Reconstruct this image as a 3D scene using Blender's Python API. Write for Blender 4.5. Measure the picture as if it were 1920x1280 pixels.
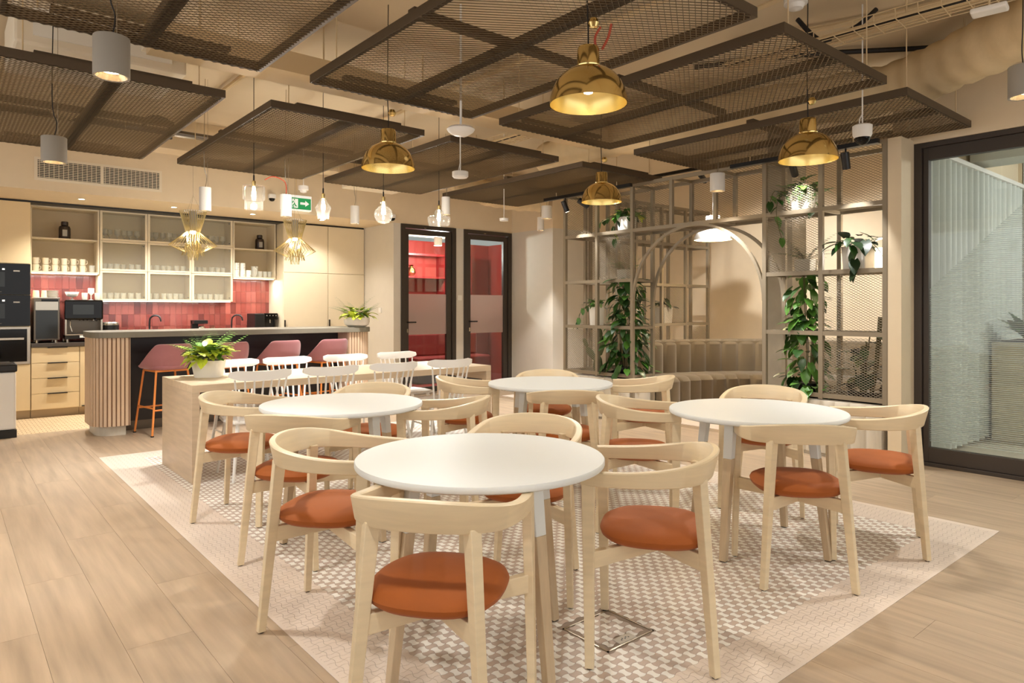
import bpy, bmesh, math, random
from mathutils import Vector, Matrix, Euler
random.seed(7)
R = math.radians
S = bpy.context.scene
for o in list(bpy.data.objects): bpy.data.objects.remove(o)
COL = S.collection
# ------------------------------------------------------------------ camera, world, exposure
F, CX, HY, EYE = 1280.0, 960.0, 578.0, 1.30
CA, SA = math.cos(R(50)), math.sin(R(50))
cam = bpy.data.cameras.new('camera'); camo = bpy.data.objects.new('camera', cam); COL.objects.link(camo)
camo.location = (0, 0, EYE); camo.rotation_euler = (R(90), 0, R(-40))
cam.sensor_width = 36; cam.lens = 24; cam.shift_y = -(640-HY)/1920; cam.clip_start = .05
S.camera = camo
S.view_settings.view_transform = 'Standard'; S.view_settings.look = 'None'
S.view_settings.exposure = 0.62; S.view_settings.gamma = 1; S.view_settings.use_curve_mapping = False
w = bpy.data.worlds.new('world'); S.world = w; w.use_nodes = True
w.node_tree.nodes['Background'].inputs[0].default_value = (.95, .93, .9, 1)
w.node_tree.nodes['Background'].inputs[1].default_value = .3
def area_light(name, loc, rot, sx, sy, power, col):
    l = bpy.data.lights.new(name, 'AREA'); l.shape = 'RECTANGLE'; l.size = sx; l.size_y = sy; l.energy = power; l.color = col
    o = bpy.data.objects.new(name, l); COL.objects.link(o); o.location = loc; o.rotation_euler = rot; return o
WARM = (1, .945, .865); NEUT = (1, .985, .965); COOL = (.94, .98, 1)
# area lights added for fill, behind the camera and on the left
area_light('added_fill', (2.0, -2.6, 1.6), (R(90), 0, 0), 7.5, 2.4, 42, NEUT)
area_light('added_fill', (-2.6, 3.5, 1.6), (R(90), 0, R(-90)), 8, 2.4, 44, NEUT)

def ray(px, py):
    u = (px-CX)/F; return Vector((CA+u*SA, SA-u*CA, -(py-HY)/F))
def atz(px, py, z):
    r = ray(px, py); t = (z-EYE)/r.z; return Vector((r.x*t, r.y*t, z))
def atx(px, py, X):
    r = ray(px, py); t = X/r.x; return Vector((X, r.y*t, EYE+r.z*t))
def aty(px, py, Y):
    r = ray(px, py); t = Y/r.y; return Vector((r.x*t, Y, EYE+r.z*t))

# ------------------------------------------------------------------ materials
def lin(c):
    return tuple(((v/255)/12.92 if v/255 <= .04045 else ((v/255+.055)/1.055)**2.4) for v in c)+(1,)
MATS = {}
def mat(name, rgb, rough=.5, metal=0, var=0, scale=(8, 8, 8), detail=4, bump=0, bscale=None, obrand=0, emit=None, es=0, coat=0, spec=.5, sheen=0):
    m = bpy.data.materials.new(name); m.use_nodes = True; nt = m.node_tree; b = nt.nodes['Principled BSDF']
    b.inputs['Base Color'].default_value = lin(rgb); b.inputs['Roughness'].default_value = rough; b.inputs['Metallic'].default_value = metal
    b.inputs['Specular IOR Level'].default_value = spec
    if coat: b.inputs['Coat Weight'].default_value = coat; b.inputs['Coat Roughness'].default_value = .15
    if sheen: b.inputs['Sheen Weight'].default_value = sheen
    if emit: b.inputs['Emission Color'].default_value = lin(emit); b.inputs['Emission Strength'].default_value = es
    if var or bump or obrand:
        tc = nt.nodes.new('ShaderNodeTexCoord'); mp = nt.nodes.new('ShaderNodeMapping'); mp.inputs['Scale'].default_value = scale
        nt.links.new(tc.outputs['Object'], mp.inputs[0])
        nz = nt.nodes.new('ShaderNodeTexNoise'); nz.inputs['Scale'].default_value = 1; nz.inputs['Detail'].default_value = detail
        nt.links.new(mp.outputs[0], nz.inputs['Vector'])
        fac = nz.outputs['Fac']
        hs = nt.nodes.new('ShaderNodeHueSaturation'); hs.inputs['Color'].default_value = lin(rgb)
        mr = nt.nodes.new('ShaderNodeMapRange'); mr.inputs['From Min'].default_value = .25; mr.inputs['From Max'].default_value = .75
        mr.inputs['To Min'].default_value = 1-var; mr.inputs['To Max'].default_value = 1+var
        nt.links.new(fac, mr.inputs['Value']); val = mr.outputs[0]
        if obrand:
            oi = nt.nodes.new('ShaderNodeObjectInfo'); m2 = nt.nodes.new('ShaderNodeMapRange')
            m2.inputs['To Min'].default_value = 1-obrand; m2.inputs['To Max'].default_value = 1+obrand
            nt.links.new(oi.outputs['Random'], m2.inputs['Value'])
            mu = nt.nodes.new('ShaderNodeMath'); mu.operation = 'MULTIPLY'; nt.links.new(val, mu.inputs[0]); nt.links.new(m2.outputs[0], mu.inputs[1]); val = mu.outputs[0]
            ad = nt.nodes.new('ShaderNodeVectorMath'); ad.operation = 'ADD'
            cm = nt.nodes.new('ShaderNodeCombineXYZ'); k = nt.nodes.new('ShaderNodeMath'); k.operation = 'MULTIPLY'; k.inputs[1].default_value = 37
            nt.links.new(oi.outputs['Random'], k.inputs[0])
            for i in range(3): nt.links.new(k.outputs[0], cm.inputs[i])
            nt.links.new(mp.outputs[0], ad.inputs[0]); nt.links.new(cm.outputs[0], ad.inputs[1]); nt.links.new(ad.outputs[0], nz.inputs['Vector'])
        nt.links.new(val, hs.inputs['Value']); nt.links.new(hs.outputs[0], b.inputs['Base Color'])
        if bump:
            bp = nt.nodes.new('ShaderNodeBump'); bp.inputs['Strength'].default_value = bump; bp.inputs['Distance'].default_value = .004
            if bscale:
                n2 = nt.nodes.new('ShaderNodeTexNoise'); n2.inputs['Scale'].default_value = bscale; n2.inputs['Detail'].default_value = 3
                nt.links.new(tc.outputs['Object'], n2.inputs['Vector']); nt.links.new(n2.outputs['Fac'], bp.inputs['Height'])
            else: nt.links.new(fac, bp.inputs['Height'])
            nt.links.new(bp.outputs[0], b.inputs['Normal'])
    MATS[name] = m; return m
def glassmat(name, tint, opac=.12, rough=.02, body=None, bodyfac=0.0, gmax=.5):
    m = bpy.data.materials.new(name); m.use_nodes = True; nt = m.node_tree; nt.nodes.remove(nt.nodes['Principled BSDF'])
    out = nt.nodes['Material Output']; tr = nt.nodes.new('ShaderNodeBsdfTransparent'); tr.inputs[0].default_value = lin(tint)
    gl = nt.nodes.new('ShaderNodeBsdfGlossy'); gl.inputs['Roughness'].default_value = rough
    lw = nt.nodes.new('ShaderNodeLayerWeight'); lw.inputs[0].default_value = .25
    mr = nt.nodes.new('ShaderNodeMapRange'); mr.inputs['To Min'].default_value = opac; mr.inputs['To Max'].default_value = gmax
    nt.links.new(lw.outputs['Fresnel'], mr.inputs[0])
    mx = nt.nodes.new('ShaderNodeMixShader'); nt.links.new(mr.outputs[0], mx.inputs[0]); nt.links.new(tr.outputs[0], mx.inputs[1]); nt.links.new(gl.outputs[0], mx.inputs[2])
    last = mx.outputs[0]
    if body:
        df = nt.nodes.new('ShaderNodeBsdfDiffuse'); df.inputs[0].default_value = lin(body)
        tl = nt.nodes.new('ShaderNodeBsdfTranslucent'); tl.inputs[0].default_value = lin(body)
        m1 = nt.nodes.new('ShaderNodeMixShader'); m1.inputs[0].default_value = .3; nt.links.new(df.outputs[0], m1.inputs[1]); nt.links.new(tl.outputs[0], m1.inputs[2])
        m2 = nt.nodes.new('ShaderNodeMixShader'); m2.inputs[0].default_value = bodyfac; nt.links.new(last, m2.inputs[1]); nt.links.new(m1.outputs[0], m2.inputs[2]); last = m2.outputs[0]
    nt.links.new(last, out.inputs[0]); MATS[name] = m; return m
M = MATS
mat('plank_wood', (180, 158, 132), .42, var=.2, scale=(22, 1.5, 1), detail=7, obrand=.035, bump=.04)
mat('floor_under', (150, 128, 102), .7)
mat('tile_white', (242, 238, 228), .38, var=.03); mat('tile_taupe', (196, 176, 160), .42, var=.06); mat('tile_border', (224, 208, 192), .42, var=.03, scale=(3, 3, 3))
mat('grout', (158, 142, 126), .85)
mat('wall_paint', (226, 208, 178), .75, var=.02); mat('wall_grey', (214, 207, 194), .75, var=.015)
mat('ceiling_paint', (214, 196, 166), .85, var=.05, scale=(1.2, 1.2, 1.2)); mat('board_white', (230, 218, 196), .8)
mat('panel_metal', (84, 70, 54), .5, metal=.3); mat('mesh_metal', (134, 117, 93), .5, metal=.15)
mat('trellis_metal', (142, 129, 108), .5, metal=.1)
mat('beech', (226, 207, 172), .42, var=.07, scale=(6, 6, 40), detail=5, obrand=.03); mat('beech_band', (226, 207, 172), .38, var=.06, scale=(5, 5, 60), detail=5, obrand=.03)
mat('oak', (200, 178, 150), .45, var=.13, scale=(3, 3, 26), detail=6)
mat('oak_top', (208, 186, 156), .42, var=.10, scale=(2.5, 22, 22), detail=6)
mat('table_oak', (200, 178, 146), .45, var=.12, scale=(40, 40, 5), detail=5)
mat('table_white', (226, 229, 227), .45); mat('white_plastic', (235, 232, 226), .35); mat('white_paint', (236, 232, 224), .45)
mat('rust_fabric', (162, 83, 14), .72, var=.10, scale=(5, 5, 9), sheen=.06, bump=.05, bscale=420, obrand=.04)
mat('pink_fabric', (166, 108, 110), .85, var=.05, scale=(9, 9, 9), sheen=.3); mat('orange_metal', (226, 138, 66), .4)
mat('bar_stone', (134, 128, 112), .5, var=.09, scale=(5, 5, 5)); mat('black_panel', (34, 29, 30), .35); mat('black', (22, 20, 19), .35); mat('black_gloss', (12, 11, 11), .1, spec=.25)
mat('dark_frame', (62, 53, 46), .45); mat('door_frame', (58, 50, 42), .45)
mat('slat_wood', (222, 194, 164), .5, var=.06, scale=(8, 8, 3), obrand=.03); mat('slat_back', (150, 118, 92), .7)
mat('cabinet', (224, 202, 160), .5, var=.015); mat('cabinet_light', (222, 208, 180), .5, var=.015); mat('cabinet_inside', (200, 182, 150), .6); mat('plinth', (176, 156, 126), .6)
mat('worktop', (70, 62, 55), .4, var=.08, scale=(20, 20, 20))
for i, c in enumerate([(158, 80, 70), (142, 66, 58), (170, 92, 80), (120, 58, 52), (150, 72, 62)]): mat('red_tile_%d' % i, c, .14, var=.10, scale=(18, 18, 12), coat=.4)
mat('red_grout', (214, 160, 146), .8)
mat('steel', (190, 182, 168), .25, metal=.9); mat('steel_dark', (110, 102, 92), .3, metal=.8); mat('brass', (232, 206, 140), .13, metal=1); mat('brass_inner', (240, 218, 150), .27, metal=.9)
mat('gold_wire', (186, 166, 112), .35, metal=.6); mat('cable_black', (26, 22, 19), .6); mat('cable_red', (176, 76, 52), .6)
mat('lamp_grey', (158, 152, 142), .5); mat('lamp_white', (238, 234, 228), .45)
mat('glow', (255, 246, 226), .5, emit=(255, 232, 190), es=16); mat('glow_soft', (255, 246, 226), .5, emit=(255, 236, 200), es=6); mat('glow_strip', (255, 246, 226), .5, emit=(255, 240, 214), es=5)
mat('sofa', (104, 89, 65), .85, var=.07, scale=(4, 4, 4), sheen=.4); mat('bench_fabric', (206, 196, 178), .85, var=.05, scale=(4, 4, 4), sheen=.3)
mat('concrete', (150, 140, 122), .8, var=.12, scale=(5, 5, 5), detail=8, bump=.15)
mat('pot_white', (236, 232, 222), .45); mat('pot_grey', (206, 198, 182), .5); mat('soil', (58, 42, 30), .95); mat('marble', (226, 218, 206), .3, var=.08, scale=(5, 5, 5), detail=8)
for n, c in dict(leaf_dark=(44, 78, 30), leaf_mid=(80, 126, 46), leaf_lime=(204, 218, 70), leaf_olive=(86, 98, 50), leaf_fern=(112, 158, 52), leaf_deep=(34, 54, 30)).items(): mat(n, c, .38, var=.18, scale=(14, 14, 14), obrand=.22)
mat('stem', (92, 84, 48), .7); mat('cactus', (84, 92, 52), .7, var=.1)
mat('red_room', (166, 52, 44), .55); mat('red_dark', (136, 22, 24), .5); mat('red_fabric', (150, 50, 48), .8)
mat('duct', (222, 200, 160), .75, var=.06, scale=(9, 9, 9), bump=.9, bscale=14); mat('conduit', (214, 190, 150), .6)
mat('curtain', (206, 210, 204), .85, var=.02); mat('cool_wall', (212, 211, 202), .8); mat('cool_floor', (188, 180, 164), .6); mat('box_stone', (204, 192, 166), .7, var=.05)
mat('exit_green', (30, 140, 80), .5, emit=(30, 140, 80), es=.35); mat('sign_white', (240, 240, 236), .5, emit=(240, 240, 236), es=.3)
mat('jar_dark', (52, 40, 34), .25, var=.1, scale=(50, 50, 20)); mat('cup', (226, 214, 188), .4); mat('cup_white', (232, 228, 218), .35); mat('screen', (40, 42, 42), .12, spec=.3)
mat('film', (224, 234, 232), .7)
glassmat('glass_clear', (244, 250, 248), .05); glassmat('glass_bulb', (250, 250, 248), .05, body=(255, 250, 240), bodyfac=.012, gmax=.4); glassmat('glass_ware', (250, 250, 246), .05, body=(246, 246, 240), bodyfac=.42, gmax=.25)
glassmat('reeded', (246, 246, 240), .03, rough=.3, body=(246, 243, 234), bodyfac=.2, gmax=.25); glassmat('frost', (226, 210, 204), .05, rough=.4, body=(214, 196, 188), bodyfac=.62)
glassmat('cool_glass', (250, 252, 251), .03, gmax=.25); glassmat('film_glass', (240, 246, 244), .02, rough=.5, body=(214, 222, 218), bodyfac=.42, gmax=.1)
def kitchen_floor_mat():
    m = mat('kitchen_tile', (226, 204, 168), .5); nt = m.node_tree; b = nt.nodes['Principled BSDF']
    tc = nt.nodes.new('ShaderNodeTexCoord'); br = nt.nodes.new('ShaderNodeTexBrick'); br.offset = .5
    br.inputs['Color1'].default_value = lin((228, 206, 170)); br.inputs['Color2'].default_value = lin((218, 194, 156)); br.inputs['Mortar'].default_value = lin((176, 146, 108))
    br.inputs['Scale'].default_value = 1; br.inputs['Brick Width'].default_value = .07; br.inputs['Row Height'].default_value = .06; br.inputs['Mortar Size'].default_value = .005
    nt.links.new(tc.outputs['Object'], br.inputs['Vector']); nt.links.new(br.outputs[0], b.inputs['Base Color'])
kitchen_floor_mat()

# ------------------------------------------------------------------ mesh helpers
class MB:
    def __init__(s): s.v = []; s.f = []
    def add(s, vs, fs):
        k = len(s.v); s.v += [tuple(p) for p in vs]; s.f += [tuple(i+k for i in f) for f in fs]; return s
    def box(s, x0, x1, y0, y1, z0, z1):
        return s.add([(x0, y0, z0), (x1, y0, z0), (x1, y1, z0), (x0, y1, z0), (x0, y0, z1), (x1, y0, z1), (x1, y1, z1), (x0, y1, z1)],
                     [(0, 3, 2, 1), (4, 5, 6, 7), (0, 1, 5, 4), (1, 2, 6, 5), (2, 3, 7, 6), (3, 0, 4, 7)])
    def cbox(s, c, d): return s.box(c[0]-d[0]/2, c[0]+d[0]/2, c[1]-d[1]/2, c[1]+d[1]/2, c[2]-d[2]/2, c[2]+d[2]/2)
    def bar(s, a, b, w0, h0, w1=None, h1=None, up=(0, 0, 1)):
        a = Vector(a); b = Vector(b); d = (b-a).normalized(); u = Vector(up)
        if abs(d.dot(u)) > .97: u = Vector((1, 0, 0))
        sd = d.cross(u).normalized(); u = sd.cross(d); w1 = w0 if w1 is None else w1; h1 = h0 if h1 is None else h1
        P = []
        for p, w_, h_ in ((a, w0, h0), (b, w1, h1)):
            for i, j in ((-1, -1), (1, -1), (1, 1), (-1, 1)): P.append(p+sd*(i*w_/2)+u*(j*h_/2))
        return s.add(P, [(3, 2, 1, 0), (4, 5, 6, 7), (0, 1, 5, 4), (1, 2, 6, 5), (2, 3, 7, 6), (3, 0, 4, 7)])
    def leg(s, a, b, ax, wa, ta, wb, tb):
        # rectangular tapered leg, horizontal end cuts; ax = direction of its width
        ax = Vector((ax[0], ax[1], 0)).normalized(); ay = Vector((-ax.y, ax.x, 0)); P = []
        for p, w_, t_ in ((Vector(a), wa, ta), (Vector(b), wb, tb)):
            for i, j in ((-1, -1), (1, -1), (1, 1), (-1, 1)): P.append(p+ax*(i*w_/2)+ay*(j*t_/2))
        return s.add(P, [(3, 2, 1, 0), (4, 5, 6, 7), (0, 1, 5, 4), (1, 2, 6, 5), (2, 3, 7, 6), (3, 0, 4, 7)])
    def tube(s, pts, r, n=8, cap=True, closed=False):
        pts = [Vector(p) for p in pts]; m = len(pts); rr = r if isinstance(r, (list, tuple)) else [r]*m
        k = len(s.v); prev = None
        for i, p in enumerate(pts):
            if closed: d = pts[(i+1) % m]-pts[i-1]
            else: d = pts[min(i+1, m-1)]-pts[max(i-1, 0)]
            d.normalize()
            if prev is None:
                u = Vector((0, 0, 1)) if abs(d.z) < .9 else Vector((1, 0, 0)); u = (u-d*u.dot(d)).normalized()
            else: u = (prev-d*prev.dot(d)).normalized()
            prev = u; q = d.cross(u)
            for j in range(n):
                a = 2*math.pi*j/n; s.v.append(tuple(p+(u*math.cos(a)+q*math.sin(a))*rr[i]))
        for i in range(m if closed else m-1):
            for j in range(n):
                i2 = (i+1) % m; s.f.append((k+i*n+j, k+i*n+(j+1) % n, k+i2*n+(j+1) % n, k+i2*n+j))
        if cap and not closed: s.f.append(tuple(k+j for j in reversed(range(n)))); s.f.append(tuple(k+(m-1)*n+j for j in range(n)))
        return s
    def lathe(s, prof, n=32, c=(0, 0, 0), closed=False):
        k = len(s.v); m = len(prof)
        for r, z in prof:
            for j in range(n):
                a = 2*math.pi*j/n; s.v.append((c[0]+r*math.cos(a), c[1]+r*math.sin(a), c[2]+z))
        for i in range(m-1):
            for j in range(n): s.f.append((k+i*n+j, k+i*n+(j+1) % n, k+(i+1)*n+(j+1) % n, k+(i+1)*n+j))
        if not closed:
            if prof[0][0] > 1e-6: s.f.append(tuple(k+j for j in reversed(range(n))))
            if prof[-1][0] > 1e-6: s.f.append(tuple(k+(m-1)*n+j for j in range(n)))
        return s
    def prism(s, pts, z0, z1):
        k = len(s.v); n = len(pts)
        for z in (z0, z1):
            for p in pts: s.v.append((p[0], p[1], z))
        s.f.append(tuple(k+j for j in reversed(range(n)))); s.f.append(tuple(k+n+j for j in range(n)))
        for j in range(n): s.f.append((k+j, k+(j+1) % n, k+n+(j+1) % n, k+n+j))
        return s
    def sweep(s, pts, secs):
        # closed quad/poly section at each point (secs: list of list of points), joined
        k = len(s.v); n = len(secs[0])
        for sec in secs: s.v += [tuple(p) for p in sec]
        for i in range(len(secs)-1):
            for j in range(n): s.f.append((k+i*n+j, k+i*n+(j+1) % n, k+(i+1)*n+(j+1) % n, k+(i+1)*n+j))
        s.f.append(tuple(k+j for j in reversed(range(n)))); s.f.append(tuple(k+(len(secs)-1)*n+j for j in range(n)))
        return s
    def mesh(s, name, m, smooth=False):
        me = bpy.data.meshes.new(name); me.from_pydata(s.v, [], s.f); me.validate()
        bm = bmesh.new(); bm.from_mesh(me); bmesh.ops.recalc_face_normals(bm, faces=bm.faces); bm.to_mesh(me); bm.free()
        me.materials.append(M[m] if isinstance(m, str) else m)
        if smooth:
            me.polygons.foreach_set('use_smooth', [True]*len(me.polygons))
            try: me.set_sharp_from_angle(angle=R(38))
            except Exception: pass
        me.update(); return me
    def build(s, name, m, parent=None, smooth=False, bev=0, loc=None, sub=0):
        o = bpy.data.objects.new(name, s.mesh(name, m, smooth)); COL.objects.link(o)
        if parent: o.parent = parent
        if loc is not None: o.location = loc
        if bev:
            b = o.modifiers.new('bevel', 'BEVEL'); b.width = bev; b.segments = 2; b.limit_method = 'ANGLE'; b.angle_limit = R(40)
        if sub:
            q = o.modifiers.new('subdivision', 'SUBSURF'); q.levels = sub; q.render_levels = sub
        return o
def obj(name, me, parent=None, loc=(0, 0, 0), rot=(0, 0, 0), sc=(1, 1, 1)):
    o = bpy.data.objects.new(name, me); COL.objects.link(o); o.location = loc; o.rotation_euler = rot; o.scale = sc
    if parent: o.parent = parent
    return o
def tag(o, label=None, cat=None, group=None, kind=None):
    if label: o['label'] = label
    if cat: o['category'] = cat
    if group: o['group'] = group
    if kind: o['kind'] = kind
    return o
def thing(name, label, cat, loc=(0, 0, 0), rz=0, group=None):
    o = bpy.data.objects.new(name, None); COL.objects.link(o); o.empty_display_size = .1
    o.location = loc; o.rotation_euler = (0, 0, rz); return tag(o, label, cat, group)
def struct(o): o['kind'] = 'structure'; return o
KIDS = {}
def copy_tree(o, parent=None):
    c = o.copy(); COL.objects.link(c)
    if parent: c.parent = parent
    for ch in [x for x in o.children]: copy_tree(ch, c)
    return c
def smooth_path(pts, n=8):
    pts = [Vector(p) for p in pts]; out = []
    for i in range(len(pts)-1):
        p0 = pts[max(i-1, 0)]; p1 = pts[i]; p2 = pts[i+1]; p3 = pts[min(i+2, len(pts)-1)]
        for k in range(n):
            t = k/n; out.append(.5*((2*p1)+(p2-p0)*t+(2*p0-5*p1+4*p2-p3)*t*t+(3*p1-p0-3*p2+p3)*t**3))
    out.append(pts[-1]); return out
def spot(parent, loc, power, col=WARM, size=95, blend=.6, rad=.05, aim=None):
    l = bpy.data.lights.new('lamp_light', 'SPOT'); l.energy = power; l.color = col; l.spot_size = R(size); l.spot_blend = blend; l.shadow_soft_size = rad
    o = bpy.data.objects.new('lamp_light', l); COL.objects.link(o); o.location = loc
    if aim is not None: o.rotation_euler = (Vector(aim)-Vector(loc)).to_track_quat('-Z', 'Y').to_euler()
    if parent: o.parent = parent
    return o
def point(parent, loc, power, col=WARM, rad=.03):
    l = bpy.data.lights.new('lamp_light', 'POINT'); l.energy = power; l.color = col; l.shadow_soft_size = rad
    o = bpy.data.objects.new('lamp_light', l); COL.objects.link(o); o.location = loc
    if parent: o.parent = parent
    return o

# ------------------------------------------------------------------ the room shell
CEIL = 3.35
floor = struct(MB().box(-3, 9.5, -3, 11.2, -.12, -.006).build('floor', 'floor_under'))
MX0, MX1, MY0, MY1 = 1.065, 4.743, 1.223, 6.87
# planks run along Y around the tiled rectangle
PW, PL = .24, 1.6
pm = {}
def plank(x0, x1, y0, y1):
    if x1-x0 < .012 or y1-y0 < .012: return
    k = (round(x1-x0, 3), round(y1-y0, 3))
    if k not in pm: pm[k] = MB().box(0, k[0]-.001, 0, k[1]-.001, -.006, 0).mesh('plank', 'plank_wood')
    obj('plank', pm[k], floor, (x0, y0, 0))
x = -2.335; row = 0
while x < 6.22:
    x1 = min(x+PW, 6.25); y = -1.2-((row*.618) % 1)*PL
    while y < 8.62:
        y0 = max(y, -1.2); y1 = min(y+PL, 8.62)
        vis = (x1*CA+y1*SA > .9) and (x1 > -.45 or y1 < 3)  and not (x1 < -.3 and y1 < .6) and not (y1 < 0 and x1 < 1)
        if vis:
            if x1 <= MX0+.001 or x >= MX1-.001 or y1 <= MY0 or y0 >= MY1: plank(x, x1, y0, y1)
            else:
                if x < MX0: plank(x, MX0, y0, y1)
                if x1 > MX1: plank(MX1, x1, y0, y1)
                xa, xb = max(x, MX0), min(x1, MX1)
                if y0 < MY0: plank(xa, xb, y0, MY0)
                if y1 > MY1: plank(xa, xb, MY1, y1)
        y += PL
    x = x1; row += 1
kf = MB().box(-.6, 5.3, 8.62, 10.4, -.006, 0).build('floor_kitchen', 'kitchen_tile'); struct(kf); kf.name = 'floor'
# wavy mosaic rectangle
mosaic = struct(MB().box(MX0, MX1, MY0, MY1, -.006, -.0016).build('floor', 'grout'))
MB().box(MX0, MX0+.018, MY0, MY1, -.005, .0006).build('edge_strip', 'tile_border', mosaic); MB().box(MX0, MX1, MY0, MY0+.018, -.005, .0007).build('edge_strip', 'tile_border', mosaic)
MB().box(MX0+.013+int((MX1-MX0-.026)/.0355)*.0355-.006, MX1, MY0, MY1, -.005, .0006).build('edge_strip', 'tile_border', mosaic); MB().box(MX0, MX1, MY0+.013+int((MY1-MY0-.026)/.0355)*.0355-.006, MY1, -.005, .0007).build('edge_strip', 'tile_border', mosaic)
TP = .0355
NX = int((MX1-MX0-.026)/TP); NY = int((MY1-MY0-.026)/TP); OX = MX0+.013; OY = MY0+.013; AMP = TP*.17
def tile_outline(par):
    g = .0007; q = []; K = 4
    a = AMP if par else -AMP
    for e in range(4):
        for k in range(K):
            t = k/K; d = math.sin(math.pi*t)
            if e == 0: p = (t*TP, a*d)
            elif e == 1: p = (TP+a*d, t*TP)
            elif e == 2: p = ((1-t)*TP, TP-a*d)
            else: p = (-a*d, (1-t)*TP)
            q.append((g+p[0]*(1-2*g/TP), g+p[1]*(1-2*g/TP)))
    return q
outl = [tile_outline(0), tile_outline(1)]
cells = []
fbx = (1.937, 2.21, 1.743, 1.99)
for i in range(NX):
    for j in range(NY):
        x = OX+i*TP; y = OY+j*TP
        if fbx[0]-TP < x < fbx[1] and fbx[2]-TP < y < fbx[3]: 
            if not (fbx[0] < x and x+TP < fbx[1] and fbx[2] < y and y+TP < fbx[3]): continue
            if 2.02 < x+TP/2 < 2.12 and y < 1.80: continue
        inner = 1.345 < x and x+TP < 4.45 and 1.475 < y and y+TP < 6.60
        par = (i+j) % 2
        kind = ('tile_white' if par == 0 else 'tile_taupe') if inner else 'tile_border'
        d = x*CA+y*SA; u = (x*SA-y*CA)/max(d, .01)
        py = HY+F*EYE/max(d, .01); px = CX+F*u
        inview = 0 < px < 1920 and py < 1280
        cells.append((d if inview else 99, x, y, par, kind))
cells.sort()
single = {}
for (d, x, y, par, kind) in cells[:300]:
    k = (par, kind)
    if k not in single: single[k] = MB().prism(outl[par], -.004, 0).mesh('mosaic_tile', kind)
    obj('mosaic_tile', single[k], mosaic, (x, y, 0))
for kind in ('tile_white', 'tile_taupe', 'tile_border'):
    V = []; FC = []
    for (d, x, y, par, kd) in cells[300:]:
        if kd != kind: continue
        n = len(V); V += [(x+p[0], y+p[1], 0) for p in outl[par]]; FC.append(tuple(range(n, n+16)))
    me = bpy.data.meshes.new('mosaic_field'); me.from_pydata(V, [], FC); me.materials.append(M[kind])
    o = obj('mosaic_tiles', me, mosaic); o['kind'] = 'stuff'
# floor box with steel rim
fb = thing('floor_box', 'square floor socket box with steel rim and tiled lid under a chair', 'floor box', (fbx[0], fbx[2], 0))
w_, h_ = fbx[1]-fbx[0], fbx[3]-fbx[2]
m_ = MB()
for (a, b, c, d) in ((0, w_, 0, .007), (0, w_, h_-.007, h_), (0, .007, 0, h_), (w_-.007, w_, 0, h_)): m_.box(a, b, c, d, -.004, .002)
m_.build('rim', 'steel', fb)
pl = MB().box(.085, .18, .012, .055, -.004, .001).build('cable_flap', 'pot_grey', fb)
m_ = MB()
for k in range(5): m_.box(.11+k*.01, .116+k*.01, .028+(k % 2)*.006, .034+(k % 2)*.006, .001, .0014)
m_.build('flap_mark', 'black', pl)

ceiling = struct(MB().box(-3, 9.6, -3, 11.2, CEIL, CEIL+.1).build('ceiling', 'ceiling_paint'))
struct(MB().box(-3, 5.174, 10.4, 10.5, 0, CEIL).build('wall_kitchen', 'wall_paint'))
DY = 8.90; XR = 5.174
struct(MB().box(-3, XR+2.3, DY, 10.4, 2.575, CEIL-.002).build('ceiling_soffit', 'wall_paint')).name = 'ceiling'
struct(MB().box(XR-.002, XR+.118, DY, 10.4, 0, 2.574).build('wall_return', 'wall_grey'))
# wall with the two glazed doors
DX = [5.292, 6.296, 6.453, 7.448]
for n, (a, b) in enumerate(((XR+.118, DX[0]), (DX[1], DX[2]), (DX[3], 7.475))):
    struct(MB().box(a, b, DY, DY+.12, 0, 2.575).build('wall_doors', 'wall_grey'))
# return wall on the right of the doors: grey below, beige above
struct(MB().box(7.475, 7.6, 7.9, DY+.12, 0, 2.58).build('wall_column', 'wall_grey'))
struct(MB().box(7.475, 7.6, 7.9, DY, 2.58, CEIL-.002).build('wall_column', 'wall_paint'))
struct(MB().box(7.6, 9.5, 7.9, 8.02, 0, 2.58).build('wall_far', 'wall_grey'))
struct(MB().box(7.6, 9.5, 7.9, 8.02, 2.58, CEIL-.002).build('wall_far', 'wall_paint'))
struct(MB().box(9.35, 9.5, 2.2, 7.9, 0, CEIL-.002).build('wall_booth', 'wall_paint'))
for yy in (3.2, 5.2, 6.6): MB().box(9.346, 9.352, yy, yy+.006, 0, 2.9).build('wall_joint', 'cabinet_inside', bpy.data.objects['wall_booth'])
# wall between booth and the glazed room, and the wall above the glass front
GX = 6.26
struct(MB().box(GX-.06, 9.35, 2.235, 2.36, 0, CEIL-.002).build('wall_partition', 'wall_paint'))
struct(MB().box(5.985, GX+.06, 2.215, 2.319, 0, 2.70).build('trim_1', 'wall_paint'))
struct(MB().box(GX-.02, GX+.12, -3, 2.235, 2.672, CEIL-.002).build('wall_front_top', 'wall_paint'))
# walls out of view: left and behind, with wide openings added to let light in
for (a, b) in ((-3, -2.3), (6.2, 9.5)): struct(MB().box(a, b, -3, -2.9, 0, CEIL).build('wall_back', 'wall_paint'))
struct(MB().box(-3, 9.5, -3, -2.9, 0, .4).build('wall_back', 'wall_paint')); struct(MB().box(-3, 9.5, -3, -2.9, 2.8, CEIL).build('wall_back', 'wall_paint'))
struct(MB().box(-3, -2.9, -3, 11.2, 0, .4).build('wall_left', 'wall_paint')); struct(MB().box(-3, -2.9, -3, 11.2, 2.8, CEIL).build('wall_left', 'wall_paint'))
struct(MB().box(-3, -2.9, 7.6, 11.2, .4, 2.8).build('wall_left', 'wall_paint'))
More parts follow.
